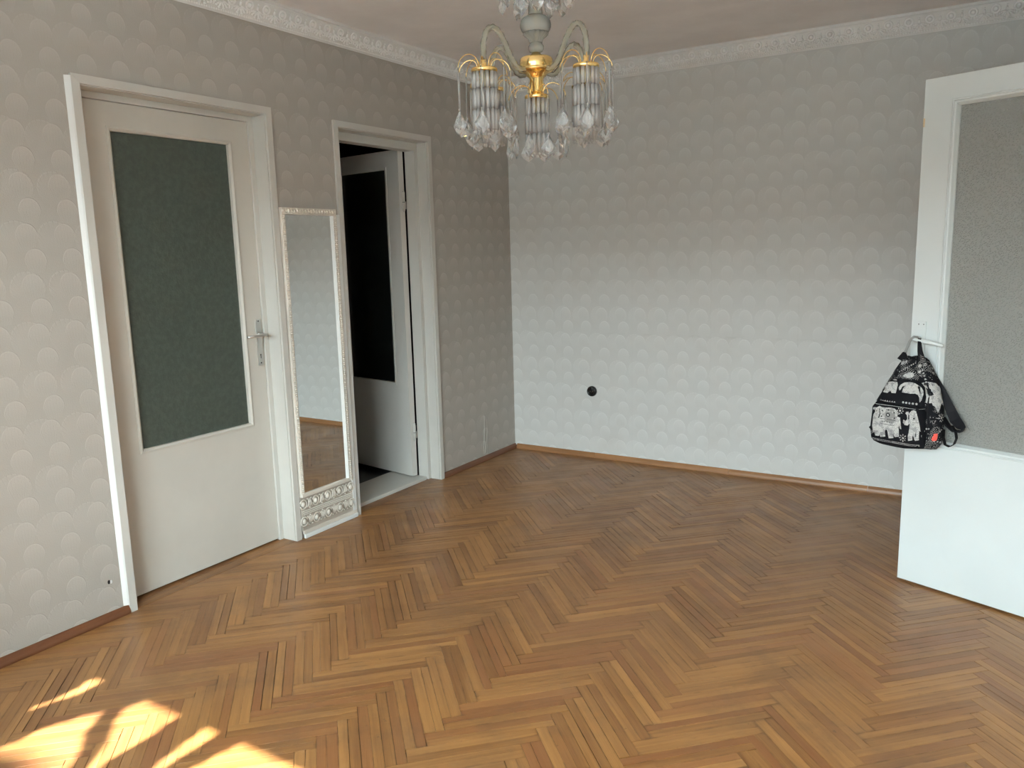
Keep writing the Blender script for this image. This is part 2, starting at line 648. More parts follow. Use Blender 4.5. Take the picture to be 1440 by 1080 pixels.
# ------------------------------------------------------------------ shell
FLOOR_TOP = 0.0
fl = MB().box(-0.12, RX, FY, 0, -0.05, -0.009)
floor = tag(obj('floor', fl, M['grout']), 'herringbone parquet floor of worn oak strips', 'floor', kind='structure')
tag(obj('ceiling', MB().box(0, RX, FY - .15, 0.0, CZ, CZ + 0.12), M['ceiling']), 'plain grey-white painted ceiling', 'ceiling', kind='structure')

D1 = (-3.071, -2.177, 2.111)        # door 1 opening y0, y1, height
D2 = (-1.697, -0.935, 2.105)        # door 2
wl = MB()
CT = CZ + .12
for y0, y1, z0, z1 in ((FY - .15, D1[0], -.05, CT), (D1[0], D1[1], D1[2], CT), (D1[1], D2[0], -.05, CT), (D2[0], D2[1], D2[2], CT), (D2[1], 0.42, -.05, CT)):
    wl.box(-0.12, 0, y0, y1, z0, z1)
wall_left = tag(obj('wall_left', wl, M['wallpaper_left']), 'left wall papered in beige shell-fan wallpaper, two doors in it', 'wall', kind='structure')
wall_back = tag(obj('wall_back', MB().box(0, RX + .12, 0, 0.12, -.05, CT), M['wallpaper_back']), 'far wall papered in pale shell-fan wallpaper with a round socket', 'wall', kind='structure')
wr = MB()
for y0, y1, z0, z1 in ((FY - .15, -1.60, -.05, CT), (-1.60, -0.70, 2.12, CT), (-0.70, 0, -.05, CT)):
    wr.box(RX, RX + .12, y0, y1, z0, z1)
tag(obj('wall_right', wr, M['wallpaper_plain']), 'right wall beside the open door', 'wall', kind='structure')
wf = MB()
for x0, x1, z0, z1 in ((0, WIN_X0, -.05, CZ), (WIN_X1, RX, -.05, CZ), (WIN_X0, WIN_X1, -.05, WIN_Z0), (WIN_X0, WIN_X1, WIN_Z1, CZ)):
    wf.box(x0, x1, FY - .15, FY, z0, z1)
tag(obj('wall_front', wf, M['wallpaper_plain']), 'window wall behind the camera', 'wall', kind='structure')

# window 1 (behind the camera): frame, mullions, panes
win = tag(empty('window_1', (1.7, FY - .08, WIN_Z0)), 'wide white window of three panes behind the camera', 'window', kind='structure')
for nm, a in (('frame', (WIN_X0, WIN_X1, FY - .11, FY - .05, WIN_Z0, WIN_Z0 + .05)), ('frame', (WIN_X0, WIN_X1, FY - .11, FY - .05, WIN_Z1 - .012, WIN_Z1)),
              ('frame', (WIN_X0, WIN_X0 + .05, FY - .11, FY - .05, WIN_Z0 + .05, WIN_Z1 - .012)), ('frame', (WIN_X1 - .05, WIN_X1, FY - .11, FY - .05, WIN_Z0 + .05, WIN_Z1 - .012)),
              ('mullion', (0.885, 0.955, FY - .11, FY - .05, WIN_Z0 + .05, WIN_Z1 - .012)), ('mullion', (2.10, 2.17, FY - .11, FY - .05, WIN_Z0 + .05, WIN_Z1 - .012)),
              ('sill', (WIN_X0 - .05, WIN_X1 + .05, FY - .05, FY + .12, WIN_Z0 - .03, WIN_Z0))):
    boxo(nm, M['white'], win, *a)
for x0, x1 in ((WIN_X0 + .05, .885), (.955, 2.10), (2.17, WIN_X1 - .05)):
    boxo('pane', M['pane'], win, x0, x1, FY - .083, FY - .079, WIN_Z0 + .05, WIN_Z1 - .012)

# what stands outside the window: ground and a long building added to hide the lowest sky
ext = tag(empty('exterior_sky_blocker', (0, -46, -7)), 'long plain building added out of view behind the camera to hide the lowest sky', 'building', kind='structure')
obj('wall', MB().box(-70, 75, -58, -46, -7, 5.4), M['outside_wall'], ext)
obj('roof', MB().prism([(-58.5, 5.4), (-45.5, 5.4), (-52, 7.2)], lambda p, q, t: (t, p, q), -71, 76), M['outside_roof'], ext)
mb = MB()
for i in range(58):
    for k in range(4):
        mb.box(-68 + i * 2.5, -66.8 + i * 2.5, -46.04, -45.98, -5.6 + k * 3.3, -4.1 + k * 3.3)
tag(obj('window_row', mb, M['outside_glass'], ext), kind='stuff')
tag(obj('exterior_ground', MB().box(-90, 95, -90, FY - .6, -7.2, -7), M['outside_ground']), 'ground outside below the window', 'ground', kind='structure')

tr = tag(empty('exterior_sun_blocker', (1.8, -12.2, -7)), 'tall tree added out of view behind the camera so that its crown blocks sun from the lower window', 'tree', kind='structure')  # added only to stop sun coming through the lower window
mb = MB()
mb.tube([(1.8, -12.4, -7), (1.7, -12.3, 0), (1.9, -12.2, 5.9)], [.16, .11, .05], 10)
for dx in (-1.9, -.9, .9, 1.9):
    mb.tube([(1.85, -12.25, 4.9), (1.8 + dx, -12.2, 6.15)], [.04, .02], 6)
obj('trunk', mb, M['outside_bark'], tr)
mb = MB()
for i in range(90):
    mb.ell((RND.uniform(-.75, 4.6), -12.2 + RND.uniform(-.25, .25), RND.uniform(6.03, 6.47)), (RND.uniform(.3, .5), RND.uniform(.2, .4), RND.uniform(.18, .26)), None, 7, 5)
tag(obj('foliage', mb, M['outside_leaf'], tr), kind='stuff')

# dark hall behind the left doors, corridor behind the right door
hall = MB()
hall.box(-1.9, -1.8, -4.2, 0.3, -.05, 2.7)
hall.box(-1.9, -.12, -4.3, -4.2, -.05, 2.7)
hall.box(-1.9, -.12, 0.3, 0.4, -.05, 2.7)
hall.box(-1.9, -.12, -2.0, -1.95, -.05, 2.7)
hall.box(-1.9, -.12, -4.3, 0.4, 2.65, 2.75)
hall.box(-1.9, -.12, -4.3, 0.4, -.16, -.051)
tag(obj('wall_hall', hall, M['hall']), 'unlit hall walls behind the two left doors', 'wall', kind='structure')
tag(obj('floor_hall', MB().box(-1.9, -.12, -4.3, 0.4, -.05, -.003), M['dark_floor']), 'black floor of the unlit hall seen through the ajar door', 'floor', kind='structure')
cor = MB()
cor.box(RX + 1.2, RX + 1.3, -2.2, .1, -.05, 2.7)
cor.box(RX + .12, RX + 1.3, -2.3, -2.2, -.05, 2.7)
cor.box(RX + .12, RX + 1.3, .1, .2, -.05, 2.7)
cor.box(RX + .12, RX + 1.3, -2.3, .2, 2.65, 2.75)
cor.box(RX, RX + 1.3, -2.3, .2, -.10, -.051)
tag(obj('wall_corridor', cor, M['hall']), 'corridor walls beyond the right doorway', 'wall', kind='structure')

# ------------------------------------------------------------------ parquet: double-strip herringbone
L_, W_, X0, Y0 = 0.40, 0.064, 1.605, -3.172
R2 = math.sqrt(0.5)
EA, EB = Vector((-R2, R2)), Vector((R2, R2))


def clip(poly, x0, x1, y0, y1):
    for ax, lim, sg in ((0, x0, 1), (0, x1, -1), (1, y0, 1), (1, y1, -1)):
        out = []
        for i in range(len(poly)):
            p, q = poly[i - 1], poly[i]
            dp, dq = (p[ax] - lim) * sg, (q[ax] - lim) * sg
            if (dp >= 0) != (dq >= 0):
                t = dp / (dp - dq)
                out.append((p[0] + (q[0] - p[0]) * t, p[1] + (q[1] - p[1]) * t))
            if dq >= 0:
                out.append(tuple(q))
        poly = out
        if len(poly) < 3:
            return []
    return poly


def area(poly):
    return abs(sum(poly[i - 1][0] * poly[i][1] - poly[i][0] * poly[i - 1][1] for i in range(len(poly)))) / 2


def project(x, y, z=0.0):
    d = Vector((x, y, z)) - CAM
    zz = d.dot(CF)
    if zz < 0.1:
        return None
    return 720 + FPX * d.dot(CR) / zz, 540 - FPX * d.dot(CU) / zz, zz


strips = []          # centre, direction, length, width, polygon
for k in range(-6, 7):
    for n in range(-45, 50):
        for hv in (0, 1):
            split = RND.uniform(.43, .57)
            for half in (0, 1):
                mid = split / 2 if half == 0 else (1 + split) / 2
                if hv == 0:
                    a0, b0 = n * W_, n * W_
                    a1, b1 = a0 + L_, b0
                    ac, bc = a0 + L_ / 2, b0 + W_ * mid
                    d = EA
                else:
                    a0, b0 = n * W_, (n + 1) * W_
                    ac, bc = a0 + W_ * mid, b0 + L_ / 2
                    d = EB
                c = Vector((X0, Y0)) + EA * ac + EB * bc + Vector((L_ * 2 * R2 * k, 0))
                if -.3 < c.x < RX + .3 and FY - .3 < c.y < .3:
                    strips.append((c, d, W_ * (split if half == 0 else 1 - split)))


def strip_mb(mb, poly, c, d, tone, z, slope, bev=0.0003):
    """one parquet strip: chamfered prism on polygon (world xy)"""
    n = len(poly)
    cx = sum(p[0] for p in poly) / n
    cy = sum(p[1] for p in poly) / n
    s = Vector((-d.y, d.x))
    vs, gr = [], []

    def zt(x, y):
        return z + (Vector((x, y)) - c).dot(s) * slope
    for lay in range(3):
        for x, y in poly:
            if lay == 2:
                e = Vector((x - cx, y - cy))
                al, ac2 = e.dot(d), e.dot(s)
                al -= math.copysign(min(bev, abs(al)), al)
                ac2 -= math.copysign(min(bev, abs(ac2)), ac2)
                x, y = cx + d.x * al + s.x * ac2, cy + d.y * al + s.y * ac2
            zz = -0.0088 if lay == 0 else zt(x, y) - (bev if lay == 1 else 0)
            vs.append((x, y, zz))
            e = Vector((x, y)) - c
            gr.append((e.dot(d), e.dot(s), tone))
    fs = [tuple(range(n - 1, -1, -1)), tuple(range(2 * n, 3 * n))]
    for l in (0, n):
        fs += [(l + i, l + (i + 1) % n, l + n + (i + 1) % n, l + n + i) for i in range(n)]
    mb.add(vs, fs, False, gr)


def rect(c, d, l, w):
    s = Vector((-d.y, d.x))
    return [tuple(c + d * (a * l / 2) + s * (b * w / 2)) for a, b in ((-1, -1), (1, -1), (1, 1), (-1, 1))]


items = []
for c, d, w0 in strips:
    gw = RND.choice((0.0001, 0.0001, 0.00015, 0.0002, 0.0002, 0.0002, 0.0003, 0.0005, 0.0009, 0.0013))
    full = rect(c, d, L_ - 2 * RND.choice((.0001, .0002, .0003, .0005, .0010, .0020)), w0 - 2 * gw)
    poly = clip(full, 0.0, RX, FY, 0.0)
    if len(poly) < 3 or area(poly) < 2e-5:
        continue
    q = project(c.x, c.y)
    score = 0
    if q and -10 < q[0] < 1450 and 560 < q[1] < 1085:
        # hidden behind the right door?
        score = area(poly) * (CAM.z / q[2]) / q[2] ** 2
        if q[0] > 1262 and q[1] < 812 + (q[0] - 1262) * .315:
            score = 0
    items.append((score, c, d, poly, w0 if abs(area(poly) - area(full)) < 1e-6 else 0))
items.sort(key=lambda t: -t[0])
singles, rest = items[:300], items[300:]
variants = []
for i in range(48):
    mb = MB()
    tone = RND.betavariate(2.2, 2.2)
    w = W_ / 2 - 2 * RND.choice((0.0001, 0.0001, 0.00015, 0.0002, 0.0002, 0.0002, 0.0003, 0.0005, 0.0009, 0.0013))
    l = L_ - 2 * RND.choice((.0001, .0002, .0003, .0005, .0010, .0020))
    strip_mb(mb, rect(Vector((0, 0)), Vector((1, 0)), l, w), Vector((0, 0)), Vector((1, 0)), tone, 0.0, RND.uniform(-.004, .004))
    variants.append(mb.mesh('parquet_strip', M['parquet']))
for sc_, c, d, poly, whole in singles:
    zz = RND.uniform(-.0003, .0003)
    if whole:
        po_ = put('parquet_strip', RND.choice(variants), floor, (c.x, c.y, zz), (0, 0, math.atan2(d.y, d.x) + RND.choice((0, PI))))
        po_.scale.y = whole / (W_ / 2)
    else:
        mb = MB()
        strip_mb(mb, poly, c, d, RND.betavariate(2.2, 2.2), zz, 0)
        obj('parquet_strip', mb, M['parquet'], floor, (c.x, c.y, 0))
mb = MB()
for sc_, c, d, poly, whole in rest:
    strip_mb(mb, poly, c, d, RND.betavariate(2.2, 2.2), RND.uniform(-.0003, .0003), RND.uniform(-.004, .004))
tag(obj('parquet_field', mb, M['parquet'], floor), kind='stuff')
# boards laid along the doorway of door 1
for y0, y1 in ((D1[0] + .001, -2.80), (-2.798, -2.46), (-2.458, D1[1] - .001)):
    mb = MB()
    for xa, xb in ((-.118, -.061), (-.060, -.001)):
        c = Vector(((xa + xb) / 2, (y0 + y1) / 2))
        strip_mb(mb, [(xa, y0), (xb, y0), (xb, y1), (xa, y1)], c, Vector((0, 1)), RND.uniform(.05, .5), 0.001, 0)
    obj('doorway_board', mb, M['parquet'], floor)


mb = MB()
strip_mb(mb, [(-.0785, D2[0] + .001), (-.001, D2[0] + .001), (-.001, D2[1] - .001), (-.0785, D2[1] - .001)], Vector((-.04, -1.3)), Vector((0, 1)), .15, 0.0, 0)
obj('doorway_board', mb, M['parquet'], floor)
# skirting boards
def skirt(mb, wall, a0, a1, tone):
    prof = [(0, 0), (.017, 0), (.017, .008), (.013, .020), (.007, .030), (.003, .034), (0, .035)]
    n = len(prof)
    vs, gr = [], []
    for a in (a0, a1):
        for d_, z in prof:
            vs.append((d_, a, z) if wall == 'L' else (a, -d_, z))
            gr.append((a, z + d_, tone))
    fs = [tuple(range(n)), tuple(range(2 * n - 1, n - 1, -1))] + [(i, (i + 1) % n, n + (i + 1) % n, n + i) for i in range(n)]
    mb.add(vs, fs, False, gr)


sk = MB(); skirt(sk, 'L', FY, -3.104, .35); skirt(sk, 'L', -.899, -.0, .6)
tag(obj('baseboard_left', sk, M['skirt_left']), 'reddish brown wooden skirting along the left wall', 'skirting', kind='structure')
bb = tag(empty('baseboard_back', (0, 0, 0)), 'orange-brown wooden skirting along the far wall', 'skirting', kind='structure')
xs = [0.018, 0.66, 1.60, 2.42, RX]
for i in range(4):
    sk = MB(); skirt(sk, 'B', xs[i] + .001, xs[i + 1] - .0015, (.55, .75, .6, .35)[i])
    obj('skirting_piece', sk, M['skirt_back'], bb)


# ------------------------------------------------------------------ cornice
PROF = [(0, 2.512), (.007, 2.510), (.011, 2.519), (.014, 2.524), (.044, 2.598), (.050, 2.601), (.051, 2.6149), (0, 2.6149)]


def frame_for(wall, a):
    """local axes of an ornament at distance a along a wall: along, up-slope, outward"""
    v = Vector((0, 0, 0))
    dz, dd = .074, .030
    l = math.hypot(dz, dd)
    if wall == 'L':
        u = Vector((0, 1, 0)); out = Vector((1, 0, 0))
    else:
        u = Vector((1, 0, 0)); out = Vector((0, -1, 0))
    up = (Vector((0, 0, 1)) * dz + out * dd) / l
    w = u.cross(up)
    if w.dot(out) < 0:
        w = -w
    base = (Vector((.014, a, 2.524)) if wall == 'L' else Vector((a, -.014, 2.524)))
    return base, u, up, w


def ros_mesh(wall):
    b0, u, up, w = frame_for(wall, 0)
    mb = MB()
    c = up * .052
    mb.torus(c + w * .002, .0180, .0052, (u, up, w), 18, 6)
    mb.ell(c, (.0105, .0105, .0110), (u, up, w), 12, 6)
    # petals that sprout below the roundel
    for a in (-1, 1):
        mb.ell(c - up * .028 + u * .007 * a, (.0045, .012, .008), (u, up, w), 6, 4)
    return mb.mesh('roundel', M['plaster'])


def leaf_mesh(wall):
    b0, u, up, w = frame_for(wall, 0)
    mb = MB()
    for k, (an, ln) in enumerate(((-68, .030), (-42, .032), (-16, .030), (16, .030), (42, .032), (68, .030))):
        a = math.radians(an)
        d = u * math.sin(a) - up * math.cos(a) * .75
        d = d.normalized()
        e = w.cross(d)
        mb.ell(up * .040 + d * ln * .62, (ln * .52, .0046, .0085), (d, e, w), 7, 4)
        mb.ell(up * .040 + d * ln * 1.12, (.0046, .0060, .0100), (d, e, w), 6, 4)
    mb.ell(up * .048, (.006, .011, .008), (u, up, w), 7, 4)
    mb.ell(up * .064, (.0045, .0045, .007), (u, up, w), 6, 4)
    return mb.mesh('acanthus_leaf', M['plaster'])


def cornice(name, wall, a0, a1, label, span):
    t = tag(empty(name, (0, 0, 2.51)), label, 'cornice', kind='structure')
    mb = MB()
    fn = (lambda p, q, s: (p, s, q)) if wall == 'L' else (lambda p, q, s: (s, -p, q))
    mb.prism(PROF, fn, a0, a1)
    obj('moulding', mb, M['plaster_ground'], t)
    rm, lm = ros_mesh(wall), leaf_mesh(wall)
    pitch = 0.0975
    n = int((span[1] - span[0]) / pitch)
    for i in range(n):
        a = span[0] + i * pitch
        for me, da, nm in ((rm, 0, 'roundel'), (lm, pitch / 2, 'acanthus_leaf')):
            b0, u, up, w = frame_for(wall, a + da)
            put(nm, me, t, b0)
    mb = MB()
    m_ = int((span[1] - span[0]) / .0125)
    for i in range(m_):
        b0, u, up, w = frame_for(wall, span[0] + i * .0125)
        mb.ell(b0 - up * .001, (.0052, .0045, .0045), (u, up, w), 6, 4)
    tag(obj('bead_row', mb, M['plaster'], t), kind='stuff')
    return t


cornice('trim_1', 'L', FY, -0.0, 'white plaster cornice with roundels and leaves above the left wall', (-4.0 + .0, -.05))
cornice('trim_2', 'B', 0.0, RX, 'white plaster cornice with roundels and leaves above the far wall', (0.07, RX - .03))


# ------------------------------------------------------------------ doors in the left wall
def bead_rect(par, mat, y0, y1, z0, z1, w, xb, xf, name='glazing_bead'):
    """four mitred glazing beads around the pane on the plane x = xb..xf"""
    for side in range(4):
        if side == 0: poly = [(y0, z0), (y1, z0), (y1 - w, z0 + w), (y0 + w, z0 + w)]
        if side == 1: poly = [(y1, z0), (y1, z1), (y1 - w, z1 - w), (y1 - w, z0 + w)]
        if side == 2: poly = [(y1, z1), (y0, z1), (y0 + w, z1 - w), (y1 - w, z1 - w)]
        if side == 3: poly = [(y0, z1), (y0, z0), (y0 + w, z0 + w), (y0 + w, z1 - w)]
        mb = MB()
        n = 4
        # outer pair of points at full height, inner pair rounded down
        hs = [xf, xf, xf - .004, xf - .004]
        vs = [(xb, p, q) for p, q in poly] + [(hs[i], p, q) for i, (p, q) in enumerate(poly)]
        mid = [((poly[0][0] + poly[3][0]) / 2, (poly[0][1] + poly[3][1]) / 2), ((poly[1][0] + poly[2][0]) / 2, (poly[1][1] + poly[2][1]) / 2)]
        vs += [(xf + .003, mid[0][0], mid[0][1]), (xf + .003, mid[1][0], mid[1][1])]
        fs = [(0, 1, 2, 3), (0, 4, 5, 1), (1, 5, 9, 6, 2), (2, 6, 7, 3), (3, 7, 8, 4, 0), (4, 8, 9, 5), (8, 7, 6, 9)]
        mb.add(vs, fs)
        obj(name, mb, mat, par)


def casing(par, y0, y1, z1, w, mat, t=.012):
    """three mitred casing boards around an opening; y0..y1, z1 outer"""
    for poly in ([(y0, 0), (y0 + w, 0), (y0 + w, z1 - w), (y0, z1)], [(y1 - w, 0), (y1, 0), (y1, z1), (y1 - w, z1 - w)]):
        obj('casing_side', MB().prism(poly, lambda p, q, s: (s, p, q), -.002, t), mat, par)
    obj('casing_head', MB().prism([(y0 + .0006, z1), (y0 + w + .0004, z1 - w), (y1 - w - .0004, z1 - w), (y1 - .0006, z1)], lambda p, q, s: (s, p, q), -.002, t + .0004), mat, par)


# door 1, shut
d1 = tag(empty('door_1', (0, -2.62, 0)), 'closed cream door with a tall dark textured glass pane, left of the mirror', 'door', kind='structure')
casing(d1, -3.104, -2.143, 2.144, .033, M['cream_frame'])
boxo('jamb', M['cream_frame'], d1, -.12, 0, D1[0] - .0, D1[0] + .004, 0.002, D1[2])
boxo('jamb', M['cream_frame'], d1, -.12, 0, D1[1] - .004, D1[1], 0.002, D1[2])
boxo('jamb_head', M['cream_frame'], d1, -.12, 0, D1[0] + .004, D1[1] - .004, D1[2] - .004, D1[2])
boxo('door_stop', M['cream_frame'], d1, -.12, -.080, D1[1] - .030, D1[1] - .004, .002, D1[2] - .004, bev=.002)
boxo('door_stop', M['cream_frame'], d1, -.12, -.080, D1[0] + .004, D1[0] + .058, .002, D1[2] - .004, bev=.002)
boxo('door_stop', M['cream_frame'], d1, -.12, -.080, D1[0] + .058, D1[1] - .030, D1[2] - .030, D1[2] - .004, bev=.002)
mb = MB()
Y0d, Y1d, Z0d, Z1d = -3.012, -2.2085, .011, 2.079
gy0, gy1, gz0, gz1 = -2.921, -2.307, .625, 1.984
for a in ((Y0d, gy0, Z0d, Z1d), (gy1, Y1d, Z0d, Z1d), (gy0, gy1, Z0d, gz0), (gy0, gy1, gz1, Z1d)):
    mb.box(-.128, -.090, a[0], a[1], a[2], a[3])
leaf1 = obj('leaf', mb, M['cream'], d1)
boxo('glass_pane', M['glass_dark'], leaf1, -.112, -.107, gy0, gy1, gz0, gz1)
bead_rect(leaf1, M['cream'], gy0 - .001, gy1 + .001, gz0 - .001, gz1 + .001, .018, -.112, -.087)
# handle plate with screws, keyhole and lever
hy, hz = -2.2365, 1.035
mb = MB()
prof = [(hy - .0155, hz - .112), (hy - .010, hz - .116), (hy + .010, hz - .116), (hy + .0155, hz - .112), (hy + .0155, hz + .108), (hy + .010, hz + .112), (hy - .010, hz + .112), (hy - .0155, hz + .108)]
mb.prism(prof, lambda p, q, s: (s, p, q), -.090, -.083)
tag(obj('handle_plate', mb, M['alu'], leaf1), 'brushed aluminium handle plate with keyhole')
mb = MB()
mb.tube([(-.084, hy, 1.073), (-.040, hy, 1.073), (-.032, hy - .004, 1.073), (-.030, hy - .014, 1.073), (-.030, hy - .05, 1.0725), (-.031, hy - .115, 1.071)], [.009, .008, .008, .008, .0075, .006], 10)
mb.tube([(-.0835, hy, 1.073), (-.074, hy, 1.073)], .013, 12)
tag(obj('lever', mb, M['alu'], leaf1), 'aluminium door lever')
mb = MB()
mb.box(-.0829, -.0826, hy - .002, hy + .002, .955, .973)
for z in (.932, 1.138):
    mb.ell((-.0830, hy, z), (.0012, .004, .004), None, 8, 4)
mb.ell((-.0830, hy, .972), (.0006, .004, .004), None, 8, 4)
obj('keyhole', mb, M['black'], leaf1)
# caulked edge between casing and wallpaper
mb = MB()
mb.prism([(0, -3.124), (0, -3.104), (.0115, -3.104), (.0095, -3.110)], lambda p, q, s: (p, q, s), .036, 2.135)
obj('caulk_bead', mb, M['caulk'], d1)

# door 2, ajar into the dark hall
d2 = tag(empty('door_2', (0, -1.32, 0)), 'cream door with a black glass pane standing open into the dark hall', 'door', kind='structure')
casing(d2, -1.7285, -.9015, 2.1385, .0325, M['cream_frame'])
boxo('jamb', M['cream_frame'], d2, -.12, 0, D2[0], D2[0] + .004, .002, D2[2])
boxo('jamb', M['cream_frame'], d2, -.12, 0, D2[1] - .004, D2[1], .002, D2[2])
boxo('jamb_head', M['cream_frame'], d2, -.12, 0, D2[0] + .004, D2[1] - .004, D2[2] - .004, D2[2])
boxo('door_stop', M['cream_frame'], d2, -.145, -.068, -.968, D2[1] - .004, .002, D2[2] - .004, bev=.002)
boxo('door_stop', M['cream_frame'], d2, -.145, -.068, D2[0] + .004, D2[0] + .010, .002, D2[2] - .004, bev=.002)
boxo('door_stop', M['cream_frame'], d2, -.145, -.068, D2[0] + .010, -.968, 2.056, D2[2] - .004, bev=.002)
mb = MB()
mb.prism([(-.122, -.001), (-.125, .010), (-.118, .020), (-.030, .020), (.006, .018), (.004, -.001)], lambda p, q, s: (p, s, q), D2[0] + .005, D2[1] - .036)
th = MB().box(-.366, -.079, D2[0] + .002, -.973, -.003, .020, bev=.003)
tag(obj('threshold', th, M['cream_frame'], d2), 'wide cream threshold board')
P0 = Vector((-.150, -1.0265))
dd = Vector((-.9877, .1565)).normalized()
nn = Vector((dd.y, -dd.x))           # towards -Y is the visible face
if nn.y > 0: nn = -nn


def leaf2(s, n, z):
    q = P0 + dd * s + nn * n
    return (q.x, q.y, z)


def lbox(mb, s0, s1, n0, n1, z0, z1, fn):
    vs = [fn(s, n, z) for z in (z0, z1) for n in (n0, n1) for s in (s0, s1)]
    mb.add(vs, [(0, 2, 3, 1), (4, 5, 7, 6), (0, 1, 5, 4), (2, 6, 7, 3), (0, 4, 6, 2), (1, 3, 7, 5)])
    return mb


W2 = 0.695
ga0, ga1, gb0, gb1 = .110, W2 - .110, .615, 1.971
mb = MB()
for a in ((0, ga0, .027, 2.067), (ga1, W2, .027, 2.067), (ga0, ga1, .027, gb0), (ga0, ga1, gb1, 2.067)):
    lbox(mb, a[0], a[1], -.040, 0, a[2], a[3], leaf2)
lf2 = obj('leaf', mb, M['cream_frame'], d2)
obj('glass_pane', lbox(MB(), ga0, ga1, -.022, -.017, gb0, gb1, leaf2), M['glass_black'], lf2)
for s0, s1, z0, z1 in ((ga0, ga1, gb0, gb0 + .015), (ga0, ga1, gb1 - .015, gb1), (ga0, ga0 + .013, gb0 + .015, gb1 - .015), (ga1 - .013, ga1, gb0 + .015, gb1 - .015)):
    obj('glazing_bead', lbox(MB(), s0, s1, -.017, .003, z0, z1, leaf2), M['cream_frame'], lf2)
for z in (1.76, .315):
    mb = MB()
    mb.tube([(-.139, -1.001, z - .055), (-.139, -1.001, z + .055)], .0085, 10)
    mb.tube([(-.139, -1.001, z - .062), (-.139, -1.001, z - .055)], .006, 8)
    mb.tube([(-.139, -1.001, z + .055), (-.139, -1.001, z + .062)], .006, 8)
    mb.box(-.1455, -.1440, -1.02, -.972, z - .045, z + .0)
    obj('hinge', mb, M['cream_frame'], d2)
    obj('hinge_gap', MB().tube([(-.139, -1.001, z - .006), (-.139, -1.001, z - .003)], .0087, 10), M['black'], d2)

# caulk left of door 2 casing
# ------------------------------------------------------------------ door 3: open leaf at the right with the backpack
A3 = Vector((2.711, -1.270))
d3v = Vector((.929, -.370)).normalized()
n3v = Vector((-.370, -.929)).normalized()


def F3(s, n, z):
    q = A3 + d3v * s + n3v * n
    return (q.x, q.y, z)


d3 = tag(empty('door_3', (3.45, -1.56, 0)), 'white door with a grey patterned glass pane, open on the right, bag on its handle', 'door', kind='structure')
W3 = 0.795
h0, h1, k0, k1 = .107, W3 - .107, .612, 1.976
mb = MB()
for a in ((0, h0, .010, 2.063), (h1, W3, .010, 2.063), (h0, h1, .010, k0), (h0, h1, k1, 2.063)):
    lbox(mb, a[0], a[1], -.038, 0, a[2], a[3], F3)
lf3 = obj('leaf', mb, M['white'], d3)
obj('glass_pane', lbox(MB(), h0, h1, -.022, -.017, k0, k1, F3), M['glass_grey'], lf3)


def bead3(p0, p1, inward, w=.026):
    """moulded bead from p0 to p1 (s, z) with the section stepping inward"""
    mb = MB()
    sec = [(0, -.002), (0, .004), (.004, .006), (.007, .003), (.011, .0065), (.017, .005), (.021, -.002), (.026, -.010), (.026, -.017), (0, -.017)]
    vs = []
    t = Vector(p1) - Vector(p0)
    t.normalize()
    for end, p in ((0, p0), (1, p1)):
        for a, h in sec:
            mit = a if end == 0 else -a
            q = Vector(p) + Vector(inward) * a + t * mit
            vs.append(F3(q.x, h, q.y))
    n = len(sec)
    fs = [tuple(range(n)), tuple(range(2 * n - 1, n - 1, -1))] + [(i, (i + 1) % n, n + (i + 1) % n, n + i) for i in range(n)]
    mb.add(vs, fs)
    obj('glazing_bead', mb, M['white'], lf3)


bead3((h0, k0), (h1, k0), (0, 1)); bead3((h1, k0), (h1, k1), (-1, 0)); bead3((h1, k1), (h0, k1), (0, -1)); bead3((h0, k1), (h0, k0), (1, 0))
mb = MB()
pc = .0405
pr = [(pc - .019, .885), (pc + .019, .885), (pc + .019, 1.119), (pc + .016, 1.122), (pc - .016, 1.122), (pc - .019, 1.119)]
mb.prism(pr, F3b := (lambda p, q, s: F3(p, s, q)), .0, .004)
tag(obj('handle_plate', mb, M['white'], lf3), 'white painted handle plate')
mb = MB()
for s_ in (-.010, .010):
    mb.ell(F3(pc + s_, .0042, 1.110), (.0022, .0022, .0022), None, 6, 4)
obj('screw', mb, M['black'], lf3)
mb = MB()
mb.tube([F3(pc - .006, .003, 1.052), F3(pc - .006, .045, 1.054), F3(pc, .055, 1.054), F3(pc + .012, .058, 1.053), F3(pc + .06, .058, 1.046), F3(pc + .115, .056, 1.036)], [.010, .009, .009, .009, .0085, .006], 10)
tag(obj('lever', mb, M['white'], lf3), 'white painted door lever')
mb = MB()
lbox(mb, -.0008, .006, -.006, .0008, 1.885, 1.918, F3)
tag(obj('chipped_paint', mb, M['raw_wood'], lf3), 'small chip of bare wood on the door edge')
for z in (.25, 1.8):
    q = F3(W3 + .006, -.02, z)
    obj('hinge', MB().tube([(q[0], q[1], z - .05), (q[0], q[1], z + .05)], .008, 10), M['white'], d3)
boxo('jamb', M['cream_frame'], d3, RX - .012, RX + .12, -1.60, -1.57, 0.002, 2.12)
boxo('jamb', M['cream_frame'], d3, RX - .012, RX + .12, -.73, -.70, 0.002, 2.12)
boxo('jamb_head', M['cream_frame'], d3, RX - .012, RX + .12, -1.57, -.73, 2.09, 2.12)

# ------------------------------------------------------------------ standing mirror between the doors
MX = .020
my0, my1 = -2.1405, -1.7305
mir = tag(empty('wall_mirror', (MX, (my0 + my1) / 2, 0)), 'tall narrow mirror in an ornate cream carved frame, standing between the two left doors', 'mirror')
boxo('backing', M['cream_frame'], mir, .001, MX - .006, my0 + .012, my1 - .032, .236, 1.676)
boxo('mirror_glass', M['mirror'], mir, MX - .004, MX, my0 + .022, my1 - .060, .236, 1.646)
mb = MB().prism([(my1 - .060, 0), (my1 - .036, 0)], lambda p, q, s: (0, 0, 0), 0, 0) if False else MB()
